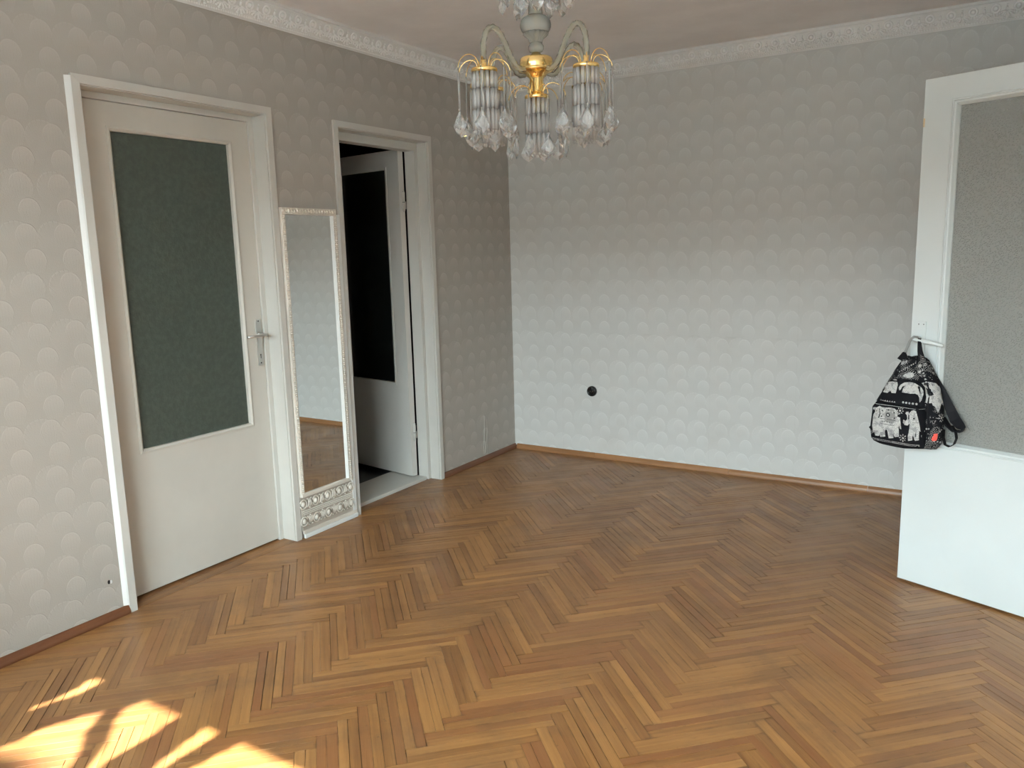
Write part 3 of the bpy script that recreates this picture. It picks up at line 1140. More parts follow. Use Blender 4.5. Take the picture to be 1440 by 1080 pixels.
# bright inner slope of the right rail
vs = []
for z in (.240, 1.648):
    vs += [(MX - .001, my1 - .078, z), (MX + .011, my1 - .062, z), (MX - .003, my1 - .060, z)]
mb.add(vs, [(0, 1, 4, 3), (1, 2, 5, 4), (2, 0, 3, 5), (0, 2, 1), (3, 4, 5)])
obj('rail_slope', mb, M['caulk'], mir)


def rail(name, y0, y1, z0, z1, t, vertical=True):
    r = obj(name, MB().box(.001, MX + t * .45, y0, y1, z0, z1, bev=.002), M['ornament'], mir)
    mb = MB()
    L = (z1 - z0) if vertical else (y1 - y0)
    c0 = z0 if vertical else y0
    mid = (y0 + y1) / 2 if vertical else (z0 + z1) / 2
    hw = ((y1 - y0) if vertical else (z1 - z0)) / 2
    st = .0215 if vertical else .036
    n = int(L / st)
    ax = (Vector((1, 0, 0)), Vector((0, 1, 0)), Vector((0, 0, 1)))
    for i in range(n):
        c = c0 + (i + .5) * L / n
        for k in (0, 1):
            jit = .5 if k else 0
            cc = c + jit * L / n * (0 if not k else 1) - L / n * .25
            rr = hw * (.55 if k == 0 else .36)
            p = (MX + t * .45, mid + (0 if k == 0 else 0), cc) if vertical else (MX + t * .45, cc, mid)
            mb.ell(p, (t * .85, rr if vertical else rr * .8, rr * .8 if vertical else rr), ax, 7, 5)
            if k == 1:
                for sgn in (-1, 1):
                    q = (MX + t * .4, mid + sgn * hw * .6, cc) if vertical else (MX + t * .4, cc, mid + sgn * hw * .6)
                    mb.ell(q, (t * .35, hw * .28, hw * .28), ax, 6, 4)
    tag(obj('carving', mb, M['ornament'], r), kind='stuff')
    return r


rail('side_rail', my0 + .004, my0 + .027, .238, 1.650, .009)
rail('side_rail', my1 - .060, my1 - .032, .222, 1.650, .013)
rail('top_rail', my0 + .004, my1 - .032, 1.650, 1.683, .011, False)
# plinth and carved lower panel
boxo('plinth', M['caulk'], mir, .012, MX + .006, my0 + .010, my1 - .002, .001, .024, bev=.003)
boxo('plinth_step', M['ornament'], mir, .010, MX + .002, my0 + .006, my1 - .004, .024, .044, bev=.003)
M['ornament_recess_shade'] = simple('ornament_recess_shade', (0.46, 0.41, 0.345), 0.5, vary=0.15, bumpy=0.001, bscale=160)  # darker panel tone stands in for shade between the carvings
panel = boxo('lower_panel', M['ornament_recess_shade'], mir, .001, MX - .004, my0 + .004, my1 - .030, .040, .222)
boxo('cross_bar', M['ornament'], mir, .004, MX + .010, my0 + .004, my1 - .034, .221, .241, bev=.004)
boxo('corner_post', M['caulk'], mir, .001, MX + .001, my1 - .030, my1 - .004, .036, 1.655, bev=.002)
AX = (Vector((0, 1, 0)), Vector((0, 0, 1)), Vector((1, 0, 0)))


def scroll_boss(up):
    mb = MB()
    mb.ell((0, 0, 0), (.0135, .0165, .012), AX, 12, 8)
    # open ring around the boss
    pts = [(.003, .0225 * math.cos(a), .024 * math.sin(a)) for a in [math.radians(-70 + 320 * i / 16) + (PI / 2 if up else -PI / 2) for i in range(17)]]
    mb.tube(pts, .0040, 6)
    return mb.mesh('scroll_boss', M['ornament'])


def scroll_leaf(up):
    mb = MB()
    s = 1 if up else -1
    for dy in (-.009, -.003, .003, .009):
        mb.tube([(.001, dy * .7, -.020 * s), (.006, dy, .000), (.004, dy * 1.5, .016 * s), (.001, dy * 2.2, .022 * s)], [.0020, .0036, .0034, .0020], 6)
    mb.ell((.003, 0, .026 * s), (.006, .005, .0045), AX, 8, 5)
    for a in (-1, 1):
        mb.ell((.002, a * .013, -.022 * s), (.006, .0042, .004), AX, 7, 4)
        pts = [(.002, a * (.013 + .006 * math.cos(t)), s * (.012 + .007 * math.sin(t))) for t in [i * .5 for i in range(10)]]
        mb.tube(pts, .0018, 5)
    return mb.mesh('scroll_leaf', M['ornament'])


for zc, up in ((.184, False), (.092, True)):
    bm_, lm_ = scroll_boss(up), scroll_leaf(up)
    for i in range(5):
        y = my0 + .014 + i * .0875
        if y < my1 - .035:
            put('scroll_boss', bm_, panel, (MX - .003, y, zc))
        if y + .044 < my1 - .040:
            put('scroll_leaf', lm_, panel, (MX - .003, y + .044, zc))
mb = MB()
for row, z in enumerate((.146, .137, .128)):
    for i in range(44):
        y = my0 + .010 + i * .0084
        if y < my1 - .034:
            mb.ell((MX - .003, y + row * .004, z), (.005 if row != 1 else .007, .0032, .0030), None, 6, 4)
tag(obj('bead_rows', mb, M['ornament'], panel), kind='stuff')

# ------------------------------------------------------------------ socket, drill hole, creases
sx, sz = .638, .472
sk_ = tag(empty('wall_socket', (sx, 0, sz)), 'round black socket on the far wall above the skirting', 'socket')


def disc(prof, name, mat, par):
    mb = MB()
    seg = 28
    vs = []
    for r, h in prof:
        for k in range(seg):
            a = 2 * PI * k / seg
            vs.append((sx + r * math.cos(a), -h, sz + r * math.sin(a)))
    n = len(prof)
    fs = [(i * seg + k, i * seg + (k + 1) % seg, (i + 1) * seg + (k + 1) % seg, (i + 1) * seg + k) for i in range(n - 1) for k in range(seg)]
    fs.append(tuple((n - 1) * seg + k for k in range(seg)))
    fs.append(tuple(range(seg)))
    mb.add(vs, fs, True)
    return obj(name, mb, mat, par)


disc([(.036, .0), (.036, .012), (.033, .019), (.028, .021), (.0215, .021), (.021, .009), (.012, .008)], 'socket_cover', M['bakelite'], sk_)
disc([(.0195, .009), (.0195, .015), (.017, .016)], 'insert', M['bakelite'], sk_)
mb = MB()
for a in (-.0095, .0095):
    mb.tube([(sx + a, -.0155, sz), (sx + a, -.0168, sz)], .0026, 8)
obj('contact_hole', mb, M['socket_metal'], sk_)

mb = MB()
mb.ell((.0004, -3.174, .160), (.0006, .006, .009), None, 9, 5)
tag(obj('drill_hole', mb, M['black'], wall_left), 'black drill hole low beside the casing')
mb = MB()
mb.ell((.0003, -3.164, .158), (.0006, .006, .008), None, 9, 5)
obj('chipped_plaster', mb, M['caulk'], wall_left)
mb = MB()
for y0, z0, y1, z1, w in ((-.400, .33, -.425, .045, .004), (-.372, .30, -.378, .045, .003), (-.385, .20, -.410, .045, .004)):
    pts = [(-.001 + .0035 * math.sin(PI * i / 8), y0 + (y1 - y0) * (i / 8) ** 1.4, z0 + (z1 - z0) * i / 8) for i in range(9)]
    mb.tube(pts, [w * (.3 + .7 * math.sin(PI * (i + .6) / 9.5)) for i in range(9)], 6)
obj('paper_crease', mb, M['wallpaper_left'], wall_left)

# ------------------------------------------------------------------ chandelier
CX, CY = 1.778, -2.702
ch = tag(empty('chandelier', (CX, CY, CZ)), 'gilt and glass chandelier with five clusters of frosted rods and crystal drops', 'chandelier')
C3 = (CX, CY, 0)
mb = MB().lathe([(.012, 1.912), (.016, 1.918), (.0205, 1.925), (.0205, 1.958), (.024, 1.963), (.029, 1.966), (.031, 1.972), (.046, 1.978), (.053, 1.982), (.053, 1.985), (.048, 1.988), (.050, 1.991), (.050, 2.013), (.046, 2.019), (.034, 2.022), (.018, 2.025), (.012, 2.034)], C3, 36)
tag(obj('hub', mb, M['gold'], ch), 'polished gold hub')
mb = MB().lathe([(.012, 2.034), (.020, 2.037), (.0235, 2.044), (.0235, 2.052), (.019, 2.059), (.018, 2.062)], C3, 32)
mb.lathe([(.018, 2.060), (.0195, 2.066), (.022, 2.073), (.030, 2.079), (.037, 2.086), (.0355, 2.091)], C3, 64, True, .06, 16)
mb.lathe([(.038, 2.091), (.0425, 2.097), (.0455, 2.106), (.046, 2.113), (.044, 2.123), (.037, 2.132), (.030, 2.137), (.023, 2.140)], C3, 48, True, .012, 24)
mb.lathe([(.021, 2.140), (.020, 2.150), (.020, 2.33), (.024, 2.34), (.010, 2.35)], C3, 24, True, .05, 12)
obj('glass_column', mb, M['column_glass'], ch)
mb = MB().tube([(CX, CY, 2.03), (CX, CY, 2.34)], .0025, 8)
mb.tube([(CX, CY, 2.34), (CX, CY, 2.57)], .006, 8)
mb.lathe([(.006, 2.345), (.03, 2.35), (.034, 2.358), (.030, 2.366), (.006, 2.37)], C3, 24)
mb.lathe([(.006, 2.545), (.02, 2.55), (.045, 2.575), (.055, 2.60), (.055, 2.6145), (.0, 2.6145)], C3, 32)
obj('stem', mb, M['gold'], ch)


def drop_mesh():
    """kite-shaped faceted crystal, hanging from the origin"""
    mb = MB()
    out = [(0, 0), (.010, -.014), (.0235, -.038), (.017, -.052), (0, -.064), (-.017, -.052), (-.0235, -.038), (-.010, -.014)]
    inn = [(0, -.014), (.006, -.022), (.0125, -.037), (.009, -.044), (0, -.050), (-.009, -.044), (-.0125, -.037), (-.006, -.022)]
    n = 8
    vs = [(x, 0.0012, z) for x, z in out] + [(x, -0.0012, z) for x, z in out] + [(x, .007, z) for x, z in inn] + [(x, -.007, z) for x, z in inn] + [(0, .0088, -.036), (0, -.0088, -.036)]
    fs = []
    for i in range(n):
        j = (i + 1) % n
        fs += [(i, j, n + j, n + i), (i, 2 * n + i, 2 * n + j, j), (n + i, n + j, 3 * n + j, 3 * n + i), (2 * n + i, 4 * n, 2 * n + j), (3 * n + i, 3 * n + j, 4 * n + 1)]
    mb.add(vs, fs)
    return mb.mesh('crystal_drop', M['crystal'])


DROP = drop_mesh()
ROD = MB().tube([(0, 0, 0), (0, 0, -.105)], .0022, 6)
ROD.ell((0, 0, -.110), (.0030, .0030, .0045), None, 6, 4).ell((0, 0, .001), (.0030, .0030, .003), None, 6, 4)
ROD = ROD.mesh('hanging_rod', M['thin_rod'])
FR = MB()
for za, zb, r in ((0, -.044, .0058), (-.047, -.100, .0058), (-.103, -.158, .0058)):
    FR.tube([(0, 0, za), (0, 0, zb)], r, 10)
FR.ell((0, 0, -.0455), (.003, .003, .003), None, 6, 4).ell((0, 0, -.1015), (.003, .003, .003), None, 6, 4).ell((0, 0, -.163), (.0042, .0042, .005), None, 8, 5)
FR = FR.mesh('frosted_rod', M['frosted_rod'])


def wire_mesh(reach, rise):
    mb = MB()
    pts = []
    for i in range(13):
        t = i / 12
        a = PI * t
        pts.append((.020 + (reach - .020) * (1 - math.cos(a)) / 2, 0, .008 + rise * math.sin(a) * (1 - .25 * t) - .014 * t))
    mb.tube(pts, .0014, 5)
    return mb.mesh('wire_arm', M['gold'])


WIRE = [wire_mesh(.090, .040), wire_mesh(.074, .030)]


def cluster(x, y, z, label, rot, rods=14, sprays=8, low=0.0):
    cl = put('lamp_cluster', None, ch, (x, y, z))
    cl['label'] = label
    mb = MB().lathe([(.020, .004), (.036, .004), (.0375, .001), (.0375, -.005), (.034, -.008), (.026, -.008), (.024, -.002), (.014, .000)], (x, y, z), 32)
    mb.lathe([(.008, .004), (.010, .010), (.0075, .014), (.0085, .026), (.006, .030)], (x, y, z), 16)
    obj('gold_ring', mb, M['gold'], cl)
    mb = MB()
    mb.lathe([(.013, -.004), (.0135, -.040), (.010, -.044)], (x, y, z), 18)
    obj('lamp_holder', mb, M['socket_cream'], cl)
    for k in range(3):
        a = rot + .5 + 2 * PI * k / 3
        px, py = x + .018 * math.cos(a), y + .018 * math.sin(a)
        obj('gold_prong', MB().tube([(px, py, z - .002), (px, py, z - .02), (px, py, z - .048)], [.0050, .0042, .0026], 8), M['gold'], cl)
    for k in range(3):
        a = rot + .5 + 2 * PI * k / 3
        obj('prong_tip', MB().ell((x + .018 * math.cos(a), y + .018 * math.sin(a), z - .049), (.0026, .0026, .002), None, 6, 4), M['black'], cl)
    for k in range(rods):
        a = rot + 2 * PI * (k + .5) / rods
        put('frosted_rod', FR, cl, (x + .0325 * math.cos(a), y + .0325 * math.sin(a), z - .008))
    for k in range(sprays):
        a = rot + 2 * PI * k / sprays + RND.uniform(-.09, .09)
        big = k % 2
        put('wire_arm', WIRE[big], cl, (x, y, z), (0, 0, a))
        R = (.090, .074)[big]
        hx, hy_, hz_ = x + R * math.cos(a), y + R * math.sin(a), z - .007
        dz = RND.uniform(-.004, .004)
        put('hanging_rod', ROD, cl, (hx, hy_, hz_))
        put('crystal_drop', DROP, cl, (hx, hy_, hz_ - .113 + dz * .2), (RND.uniform(-.03, .03), 0, a + PI / 2 + RND.uniform(-.9, .9)))
    return cl


M['socket_cream'] = simple('socket_cream', (0.80, 0.74, 0.52), 0.25)
RA, TH, ZR = .205, math.radians(-107), 1.960
names = ['frosted-rod cluster at the front left arm', 'frosted-rod cluster at the front right arm', 'frosted-rod cluster at the rear right arm', 'frosted-rod cluster at the rear left arm']
for k in range(4):
    a = TH + PI / 2 * k
    x, y = CX + RA * math.cos(a), CY + RA * math.sin(a)
    cluster(x, y, ZR, names[k], a)
    # twisted glass arm that arches out of the hub
    pts = []
    for i in range(41):
        t = i / 40
        # control polygon, radius and height
        P = [(.040, 1.985), (.110, 1.950), (.118, 2.060), (.140, 2.125), (.222, 2.105), (.205, 1.980)]
        q = [Vector(v) for v in P]
        while len(q) > 1:
            q = [q[j].lerp(q[j + 1], t) for j in range(len(q) - 1)]
        pts.append((CX + q[0].x * math.cos(a), CY + q[0].x * math.sin(a), q[0].y))
    mb = MB().tube(pts, .0078, 12, True, None, .55, 3)
    obj('glass_arm', mb, M['arm_glass'], ch)
cluster(CX, CY, 1.907, 'frosted-rod cluster below the hub', .2)
# upper crown of drops, mostly above the frame
crown = put('crown', None, ch, (CX, CY, 2.33))
obj('gold_ring', MB().lathe([(.020, 2.335), (.055, 2.335), (.057, 2.328), (.055, 2.321), (.020, 2.321)], C3, 32), M['gold'], crown)
cw = wire_mesh(.100, .040)
for k in range(8):
    a = .35 + 2 * PI * k / 8
    put('wire_arm', cw, crown, (CX, CY, 2.333), (0, 0, a))
    put('hanging_rod', ROD, crown, (CX + .100 * math.cos(a), CY + .100 * math.sin(a), 2.325))
    put('crystal_drop', DROP, crown, (CX + .100 * math.cos(a), CY + .100 * math.sin(a), 2.212), (0, 0, a + RND.uniform(-.9, .9)))
for k in range(6):
    a = .1 + 2 * PI * k / 6
    put('crystal_drop', DROP, crown, (CX + .052 * math.cos(a), CY + .052 * math.sin(a), 2.200), (0, 0, a + RND.uniform(-.9, .9)))
    obj('drop_chain', MB().tube([(CX + .052 * math.cos(a), CY + .052 * math.sin(a), 2.200), (CX + .052 * math.cos(a), CY + .052 * math.sin(a), 2.322)], .001, 5), M['gold'], crown)


# ------------------------------------------------------------------ backpack on the handle of door 3
bp = tag(empty('backpack', F3(.03, .06, .60)), 'small black backpack printed with white elephants, hanging on the white door handle', 'backpack')


def loft(rows, seg=32, power=2.6, n_lo=None):
    """rows: (z, s0, s1, n0, n1) rounded sections from bottom to top"""
    mb = MB()
    vs = []
    for z, s0, s1, n0, n1 in rows:
        for k in range(seg):
            a = 2 * PI * k / seg
            c, s = math.cos(a), math.sin(a)
            x = math.copysign(abs(c) ** (2 / power), c)
            y = math.copysign(abs(s) ** (2 / power), s)
            wr_ = .0022 * math.sin(7 * a + z * 60) + .0016 * math.sin(11 * a - z * 95)
            # the front is narrower than the back
            sc = (s0 + s1) / 2
            hw = (s1 - s0) / 2 * (1 - .10 * (y + 1) / 2)
            vs.append(F3(sc + hw * x + wr_, (n0 + n1) / 2 + (n1 - n0) / 2 * y + wr_ * .6, z + .004 * math.sin(3 * a)))
    n = len(rows)
    fs = [(i * seg + k, i * seg + (k + 1) % seg, (i + 1) * seg + (k + 1) % seg, (i + 1) * seg + k) for i in range(n - 1) for k in range(seg)]
    fs += [tuple(range(seg - 1, -1, -1)), tuple((n - 1) * seg + k for k in range(seg))]
    return mb.add(vs, fs, True)


body = loft([(.612, -.060, .130, .020, .085), (.618, -.090, .158, .012, .105), (.640, -.104, .176, .008, .118), (.68, -.108, .182, .008, .124), (.74, -.106, .182, .008, .124), (.79, -.098, .176, .008, .122),
             (.84, -.074, .163, .008, .112), (.88, -.052, .148, .008, .102), (.92, -.034, .130, .008, .088), (.95, -.020, .112, .010, .072), (.972, -.008, .096, .012, .058), (.980, .008, .084, .020, .048)])
bodyo = obj('body', body, M['paisley'], bp)
pocket = loft([(.622, -.050, .112, .095, .135), (.627, -.072, .132, .090, .150), (.640, -.082, .139, .090, .157), (.68, -.085, .141, .09, .159), (.74, -.084, .140, .09, .158), (.772, -.081, .137, .09, .156), (.790, -.070, .128, .09, .148), (.797, -.050, .105, .092, .128)], 32, 4.5)
pko = obj('front_pocket', pocket, M['black_cloth'], bp)
flap = loft([(.765, -.058, .130, .08, .126), (.80, -.060, .132, .08, .132), (.84, -.054, .130, .08, .130), (.87, -.040, .122, .078, .124), (.887, -.018, .104, .076, .114), (.895, .010, .075, .076, .100)], 32, 4.0)
obj('upper_pocket', flap, M['black_cloth'], bp)

BIG = [(-0.063, 0.772), (-0.056, 0.775), (-0.047, 0.774), (-0.037, 0.782), (-0.029, 0.779), (-0.013, 0.779), (0.009, 0.782), (0.028, 0.78), (0.044, 0.77), (0.053, 0.752), (0.057, 0.731), (0.061, 0.713), (0.063, 0.701), (0.056, 0.704), (0.053, 0.715), (0.051, 0.709), (0.054, 0.69), (0.056, 0.671), (0.039, 0.665), (0.033, 0.674), (0.033, 0.66), (0.014, 0.656), (0.01, 0.67), (0.006, 0.687), (-0.001, 0.692), (-0.004, 0.681), (-0.001, 0.661), (-0.022, 0.655), (-0.027, 0.667), (-0.028, 0.66), (-0.031, 0.658), (-0.045, 0.657), (-0.051, 0.673), (-0.057, 0.665), (-0.059, 0.685), (-0.063, 0.696), (-0.061, 0.716), (-0.062, 0.729), (-0.059, 0.745), (-0.052, 0.756), (-0.054, 0.764), (-0.064, 0.764)]
SMALL = [(0.102, 0.784), (0.112, 0.782), (0.118, 0.769), (0.121, 0.751), (0.126, 0.736), (0.130, 0.716), (0.132, 0.692), (0.132, 0.668), (0.117, 0.662), (0.113, 0.676), (0.109, 0.682), (0.107, 0.675), (0.108, 0.664), (0.091, 0.658), (0.089, 0.678), (0.092, 0.697), (0.094, 0.716), (0.094, 0.731), (0.087, 0.721), (0.075, 0.721), (0.067, 0.73), (0.068, 0.742), (0.078, 0.738), (0.083, 0.746), (0.08, 0.762), (0.073, 0.767), (0.075, 0.774), (0.084, 0.776), (0.088, 0.767), (0.09, 0.774), (0.095, 0.781)]
UP1 = [(-0.04, 0.872), (-0.027, 0.879), (-0.005, 0.883), (0.012, 0.883), (0.019, 0.874), (0.019, 0.859), (0.017, 0.839), (0.0, 0.838), (-0.006, 0.846), (-0.018, 0.836), (-0.038, 0.836), (-0.043, 0.848), (-0.037, 0.858)]
UP2 = [(0.025, 0.863), (0.03, 0.874), (0.042, 0.884), (0.06, 0.888), (0.084, 0.886), (0.100, 0.880), (0.111, 0.872), (0.119, 0.860), (0.122, 0.845), (0.119, 0.823), (0.113, 0.813), (0.11, 0.831), (0.105, 0.842), (0.095, 0.847), (0.074, 0.844), (0.056, 0.845), (0.041, 0.845), (0.043, 0.86), (0.048, 0.872), (0.039, 0.868), (0.034, 0.854), (0.029, 0.852)]
from mathutils.geometry import tessellate_polygon
from mathutils.bvhtree import BVHTree


def bvh_of(o):
    me = o.data
    off = wpos(o)
    return BVHTree.FromPolygons([v.co + off for v in me.vertices], [p.vertices[:] for p in me.polygons])


upo = bpy.data.objects['upper_pocket']
TREES = [bvh_of(bodyo), bvh_of(pko), bvh_of(upo)]


def surf(s, z, dirn=None, lift=.0016, sidewise=False):
    """point just outside the bag surface, found by looking at it from outside"""
    if sidewise:
        o = Vector(F3(.35, s, z)); d = -Vector((d3v.x, d3v.y, 0))
    else:
        o = Vector(F3(s, .4, z)); d = -Vector((n3v.x, n3v.y, 0))
    best = None
    for t in TREES:
        h = t.ray_cast(o, d)
        if h[0] is not None and (best is None or h[3] < best):
            best = h[3]
    if best is None:
        best = .27
    return o + d * (best - lift)


def decal(name, polys, mat, parent, sidewise=False, lift=.0016):
    mb = MB()
    for poly in polys:
        # subdivide by clipping to a small grid so the print follows the cloth
        ss = [p[0] for p in poly]; zs = [p[1] for p in poly]
        tri = tessellate_polygon([[Vector((p[0], p[1], 0)) for p in poly]])
        bm = bmesh.new()
        vs = [bm.verts.new((p[0], p[1], 0)) for p in poly]
        for t in tri:
            try: bm.faces.new([vs[i] for i in t])
            except ValueError: pass
        for axis, lo, hi in ((0, min(ss), max(ss)), (1, min(zs), max(zs))):
            c = lo + .012
            while c < hi:
                nrm = (1, 0, 0) if axis == 0 else (0, 1, 0)
                co = (c, 0, 0) if axis == 0 else (0, c, 0)
                bmesh.ops.bisect_plane(bm, geom=bm.verts[:] + bm.edges[:] + bm.faces[:], plane_co=co, plane_no=nrm)
                c += .012
        bm.verts.index_update()
        mb.add([surf(v.co.x, v.co.y, None, lift, sidewise) for v in bm.verts], [[v.index for v in f.verts] for f in bm.faces])
        bm.free()
    return obj(name, mb, mat, parent)


def ngon(c, r, n=10, a0=0, sx_=1.0):
    return [(c[0] + r * sx_ * math.cos(a0 + 2 * PI * i / n), c[1] + r * math.sin(a0 + 2 * PI * i / n)) for i in range(n)]


def flower(c, r):
    out = [ngon(c, r * .26, 8)]
    for k in range(8):
        a = 2 * PI * k / 8
        e, f = Vector((math.cos(a), math.sin(a))), Vector((-math.sin(a), math.cos(a)))
        p = Vector(c)
        out.append([tuple(p + e * r * .42 + f * 0), tuple(p + e * r * .72 + f * r * .15), tuple(p + e * r * 1.0), tuple(p + e * r * .72 - f * r * .15)])
    return out


decal('elephant_print', [BIG], M['print_white'], pko)
decal('elephant_print', [SMALL], M['print_white'], pko)
decal('elephant_print', [UP1], M['print_white'], upo)
decal('elephant_print', [UP2], M['print_white'], upo)
decal('flower_print', flower((.051, .775), .015) + flower((.071, .667), .017) + flower((-.068, .668), .010), M['print_white'], pko)
# dark pattern over the elephants: saddle cloth, eye, knee rings
dk = []
dk += [ngon((.005, .752), .0085, 10), ngon((-.046, .760), .002, 6)]
for x in (-.018, -.008, .003, .013, .023):
    dk.append(ngon((x, .722), .0027, 7))
for (x0, x1, z) in ((-.028, .036, .733), (-.026, .034, .712)):
    dk.append([(x0, z - .0008), (x1, z - .0008), (x1, z + .0008), (x0, z + .0008)])
for x, z in ((-.020, .766), (.030, .764), (-.022, .742), (.032, .742), (.005, .772)):
    dk.append(ngon((x, z), .0030, 6))
for x0, x1 in ((-.046, -.032), (-.022, -.004), (.014, .031), (.040, .053)):
    for z in (.668, .674):
        dk.append([(x0, z - .0006), (x1, z - .0006), (x1, z + .0006), (x0, z + .0006)])
for x0, x1, z in ((.092, .106, .670), (.092, .106, .676), (.112, .128, .672), (.110, .126, .690), (.104, .118, .735)):
    dk.append([(x0, z - .0006), (x1, z - .0006), (x1, z + .0006), (x0, z + .0006)])
dk += [ngon((.109, .752), .0035, 7), ngon((.096, .768), .0015, 6)]
dk.append([(-.004, .775), (.028, .775), (.036, .745), (.030, .722), (-.004, .722), (-.010, .745)])     # saddle cloth
decal('saddle_print', [dk.pop()], M['grey_webbing'], pko, lift=.0021)
dk.append([(-.036, .772), (-.033, .772), (-.026, .752), (-.031, .733), (-.035, .735), (-.030, .752)])    # ear edge
dk.append([(.086, .765), (.090, .765), (.092, .748), (.087, .744)])
decal('print_detail', dk, M['webbing'], pko, lift=.0027)
decal('print_detail', [ngon((.005, .752), .0045, 8), ngon((.024, .764), .0025, 6), ngon((.024, .738), .0025, 6), ngon((-.002, .733), .0022, 6)] + [ngon((x, .722), .0016, 6) for x in (-.018, -.008, .003, .013, .023)], M['print_white'], pko, lift=.0034)
# trims woven across the upper body
bands = []
for i in range(9):
    a_, b_ = .004 + i * .0065, .921 + i * .0048
    bands.append(ngon((a_, b_), .0030, 4, 0))
for i in range(5):
    bands.append(ngon((.092 + i * .006, .935 - i * .011), .0036, 6))
decal('motif_row', bands, M['print_white'], bodyo)
decal('motif_row', [ngon((.006, .955), .008, 9), ngon((.018, .962), .005, 7), ngon((.078, .950), .007, 8), ngon((.084, .928), .006, 7)], M['print_white'], bodyo)
decal('motif_row', [ngon((.118 - i * .004, .700 + .010 * math.sin(i)), .004, 6) for i in range(3)] + [ngon((.030 + i * .012, .640 + i * .004), .0042, 6) for i in range(6)] + [ngon((.046 + i * .009, .715 - i * .006), .0034, 4) for i in range(5)], M['print_white'], bodyo, True)
# piping lines on the front pocket
for z in (.640, .645, .788):
    decal('stitch_line', [[(-.074, z - .0008), (.130, z - .0008), (.130, z + .0008), (-.074, z + .0008)]], M['print_white'], pko)
mot = [[(-.060 + i * .010, .800), (-.055 + i * .010, .806), (-.051 + i * .010, .800)] for i in range(8)]
decal('motif_row', mot + [ngon((.05 + i * .013, .806), .0045, 7) for i in range(5)], M['print_white'], upo)
# leaf motif near the top
decal('leaf_print', [[(.022, .905), (.03, .916), (.045, .924), (.060, .922), (.068, .912), (.060, .903), (.040, .900)]], M['print_white'], bodyo)
# elephant and flower on the right side panel (n, z)
decal('elephant_print', [[(.100, .885), (.085, .893), (.060, .885), (.045, .862), (.038, .83), (.036, .79), (.050, .80), (.064, .808), (.074, .79), (.084, .775), (.094, .80), (.108, .81), (.108, .85)]], M['print_white'], bodyo, True)
decal('flower_print', flower((.072, .752), .019), M['print_white'], bodyo, True)
decal('tag', [[(.098, .690), (.086, .691), (.083, .668), (.085, .660), (.096, .659), (.100, .668)]], M['red_tag'], bodyo, True, lift=.003)
# zips
def zipline(name, pts, par):
    P = [surf(s, z, None, .0005) for s, z in pts]
    mb = MB().tube(P, .0032, 8)
    obj(name, mb, M['webbing'], par)


zipline('zip', [(-.060, .775), (-.061, .81), (-.056, .84), (-.043, .868), (-.022, .886), (.01, .893), (.04, .894), (.075, .891), (.105, .880), (.124, .862), (.133, .84), (.136, .80), (.140, .76), (.146, .72)], upo)
zipline('zip', [(-.083, .70), (-.084, .75), (-.080, .780), (-.068, .792), (-.03, .797), (.03, .798), (.09, .796), (.125, .790), (.138, .775), (.141, .74), (.142, .66)], pko)
zp = surf(.002, .890, None, .004)
obj('zip_slider', MB().ell(zp, (.009, .003, .003), (Vector((d3v.x, d3v.y, 0)), Vector((n3v.x, n3v.y, 0)), Vector((0, 0, 1))), 8, 5), M['zip_metal'], upo)
# straps
NV = (n3v.x, n3v.y, 0); DV = (d3v.x, d3v.y, 0)
sv = lambda L: [Vector(F3(*q)) for q in L]
ob = obj('grab_loop', MB().ribbon(sv([(-.004, .055, .968), (.004, .056, .985), (.014, .058, 1.012), (.024, .060, 1.040), (.034, .062, 1.056), (.044, .064, 1.064), (.056, .064, 1.064), (.064, .062, 1.055)]), [.022, .016, .010, .010, .010, .010, .010, .010], .002, DV), M['grey_webbing'], bp)
ob = obj('strap_top', MB().ribbon(sv([(.066, .062, 1.060), (.068, .064, 1.035), (.072, .066, 1.010), (.078, .066, .985), (.086, .060, .955), (.098, .066, .920)]), [.012, .014, .018, .024, .030, .034], .006, DV), M['paisley'], bp)
obj('strap_anchor', MB().ribbon(sv([(.006, .058, .998), (.004, .056, .985), (-.006, .052, .962)]), [.012, .026, .040], .006, DV), M['webbing'], bp)
obj('shoulder_strap', MB().ribbon(sv([(.110, .020, .910), (.140, .016, .860), (.165, .014, .810), (.186, .016, .770), (.205, .022, .742), (.228, .030, .724), (.246, .036, .716)]), [.020, .024, .030, .036, .040, .034, .016], .007, [(.7, .0, .7)] * 7), M['webbing'], bp)
obj('shoulder_strap', MB().ribbon(sv([(.246, .036, .716), (.236, .040, .702), (.210, .036, .700), (.182, .030, .716), (.160, .024, .745)]), [.014, .026, .030, .030, .026], .006, [NV] * 5), M['webbing'], bp)
obj('strap_loop', MB().ribbon(sv([(.205, .046, .722), (.222, .050, .700), (.228, .052, .675), (.220, .052, .650), (.203, .050, .637), (.184, .048, .642), (.174, .044, .668), (.172, .040, .700)]), .020, .002, NV), M['webbing'], bp)
obj('strap_stub', MB().ribbon(sv([(-.085, .030, .700), (-.112, .030, .672), (-.134, .032, .648)]), [.03, .028, .026], .004, DV), M['webbing'], bp)


# ------------------------------------------------------------------ unseen added sheet, cut to shape the sun patches and dim the left wall
def inpoly(x, y, poly):
    c = False
    for i in range(len(poly)):
        (x1, y1), (x2, y2) = poly[i - 1], poly[i]
        if (y1 > y) != (y2 > y) and x < (x2 - x1) * (y - y1) / (y2 - y1) + x1:
            c = not c
    return c


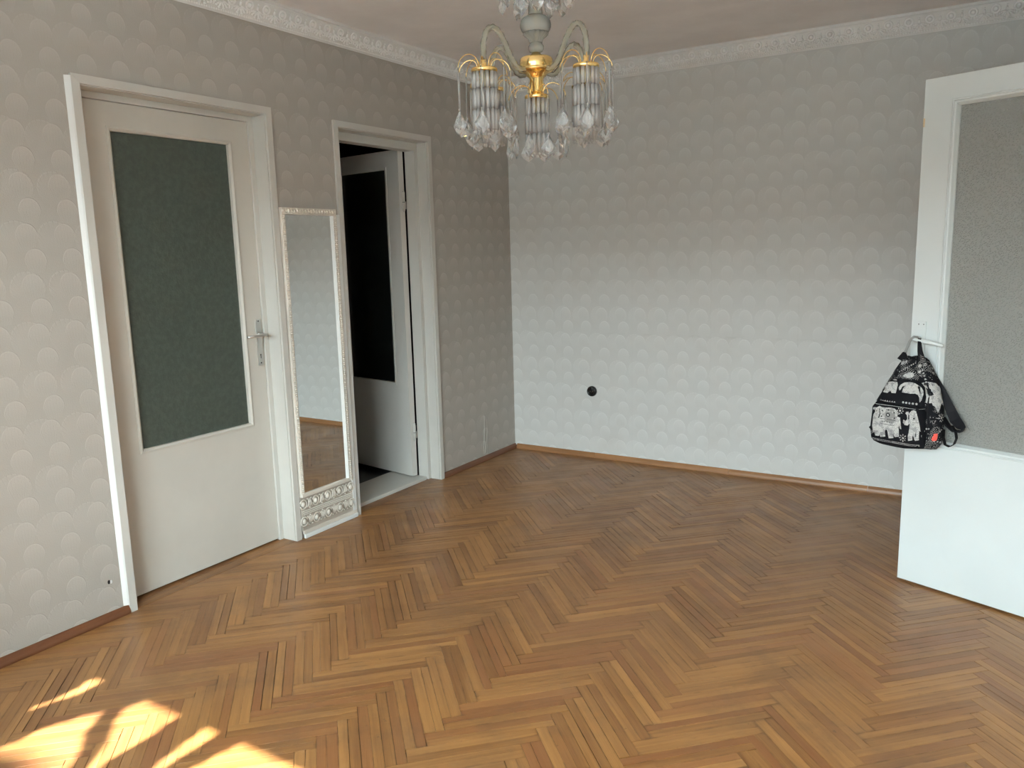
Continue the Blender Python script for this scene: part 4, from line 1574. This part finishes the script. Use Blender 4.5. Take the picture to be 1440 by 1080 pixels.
GAPS = [  # outlines of the wanted sun patches on the floor (x, y), left open in the sheet
    [(.380, -3.735), (.400, -3.60), (.372, -3.45), (.398, -3.335), (.432, -3.40), (.430, -3.60)],
    [(.524, -3.430), (.545, -3.325), (.578, -3.325), (.556, -3.430)],
    [(.36, -4.05), (.50, -3.90), (.523, -3.866), (.530, -3.77), (.545, -3.705), (.613, -3.605), (.80, -3.82), (.98, -4.05)],
    [(.655, -3.535), (.700, -3.42), (.732, -3.365), (.79, -3.333), (.845, -3.350), (.868, -3.60), (.880, -3.80), (.853, -3.772)],
    [(.970, -3.400), (1.030, -3.350), (1.043, -3.50), (1.048, -3.68), (1.060, -3.85), (1.018, -3.70)],
    [(1.12, -3.66), (1.150, -3.475), (1.200, -3.425), (1.282, -3.375), (1.56, -3.385), (1.70, -3.60), (1.78, -4.05), (1.10, -4.05)],
]
CY_ = FY + .03
mb = MB()
st = .0125
nx = int((1.86 - .22) / st)
nz = int((2.335 - 0.80) / st)
vid = {}
vs, fs = [], []


def vtx(i, j):
    if (i, j) not in vid:
        x = .22 + i * st
        z = 0.80 + j * st
        vid[(i, j)] = len(vs)
        vs.append((x, CY_ + .012 * math.sin(x * 34), z))
    return vid[(i, j)]


for i in range(nx):
    for j in range(nz):
        x = .22 + (i + .5) * st
        z = 0.80 + (j + .5) * st
        yf = CY_ + z / SUN_TAN
        if z < 1.83 and x > 1.45:
            continue
        if not any(inpoly(x, yf, g) for g in GAPS):
            fs.append((vtx(i, j), vtx(i + 1, j), vtx(i + 1, j + 1), vtx(i, j + 1)))
mb.add(vs, fs)
cu = obj('sun_mask_sheet', mb, M['sun_mask'])
cu.location = (0, 0, 0)
tag(cu, 'unseen sheet added across the window to shape the sun patches and dim the left wall', 'sun_mask')
sm = cu.modifiers.new('thickness', 'SOLIDIFY')
sm.thickness = .003
rod = tag(obj('sun_mask_rod', MB().tube([(.15, CY_, 2.345), (3.3, CY_, 2.345)], .010, 10), M['alu']), 'metal rod above the window for the added sun-shaping sheet, out of view', 'rod')
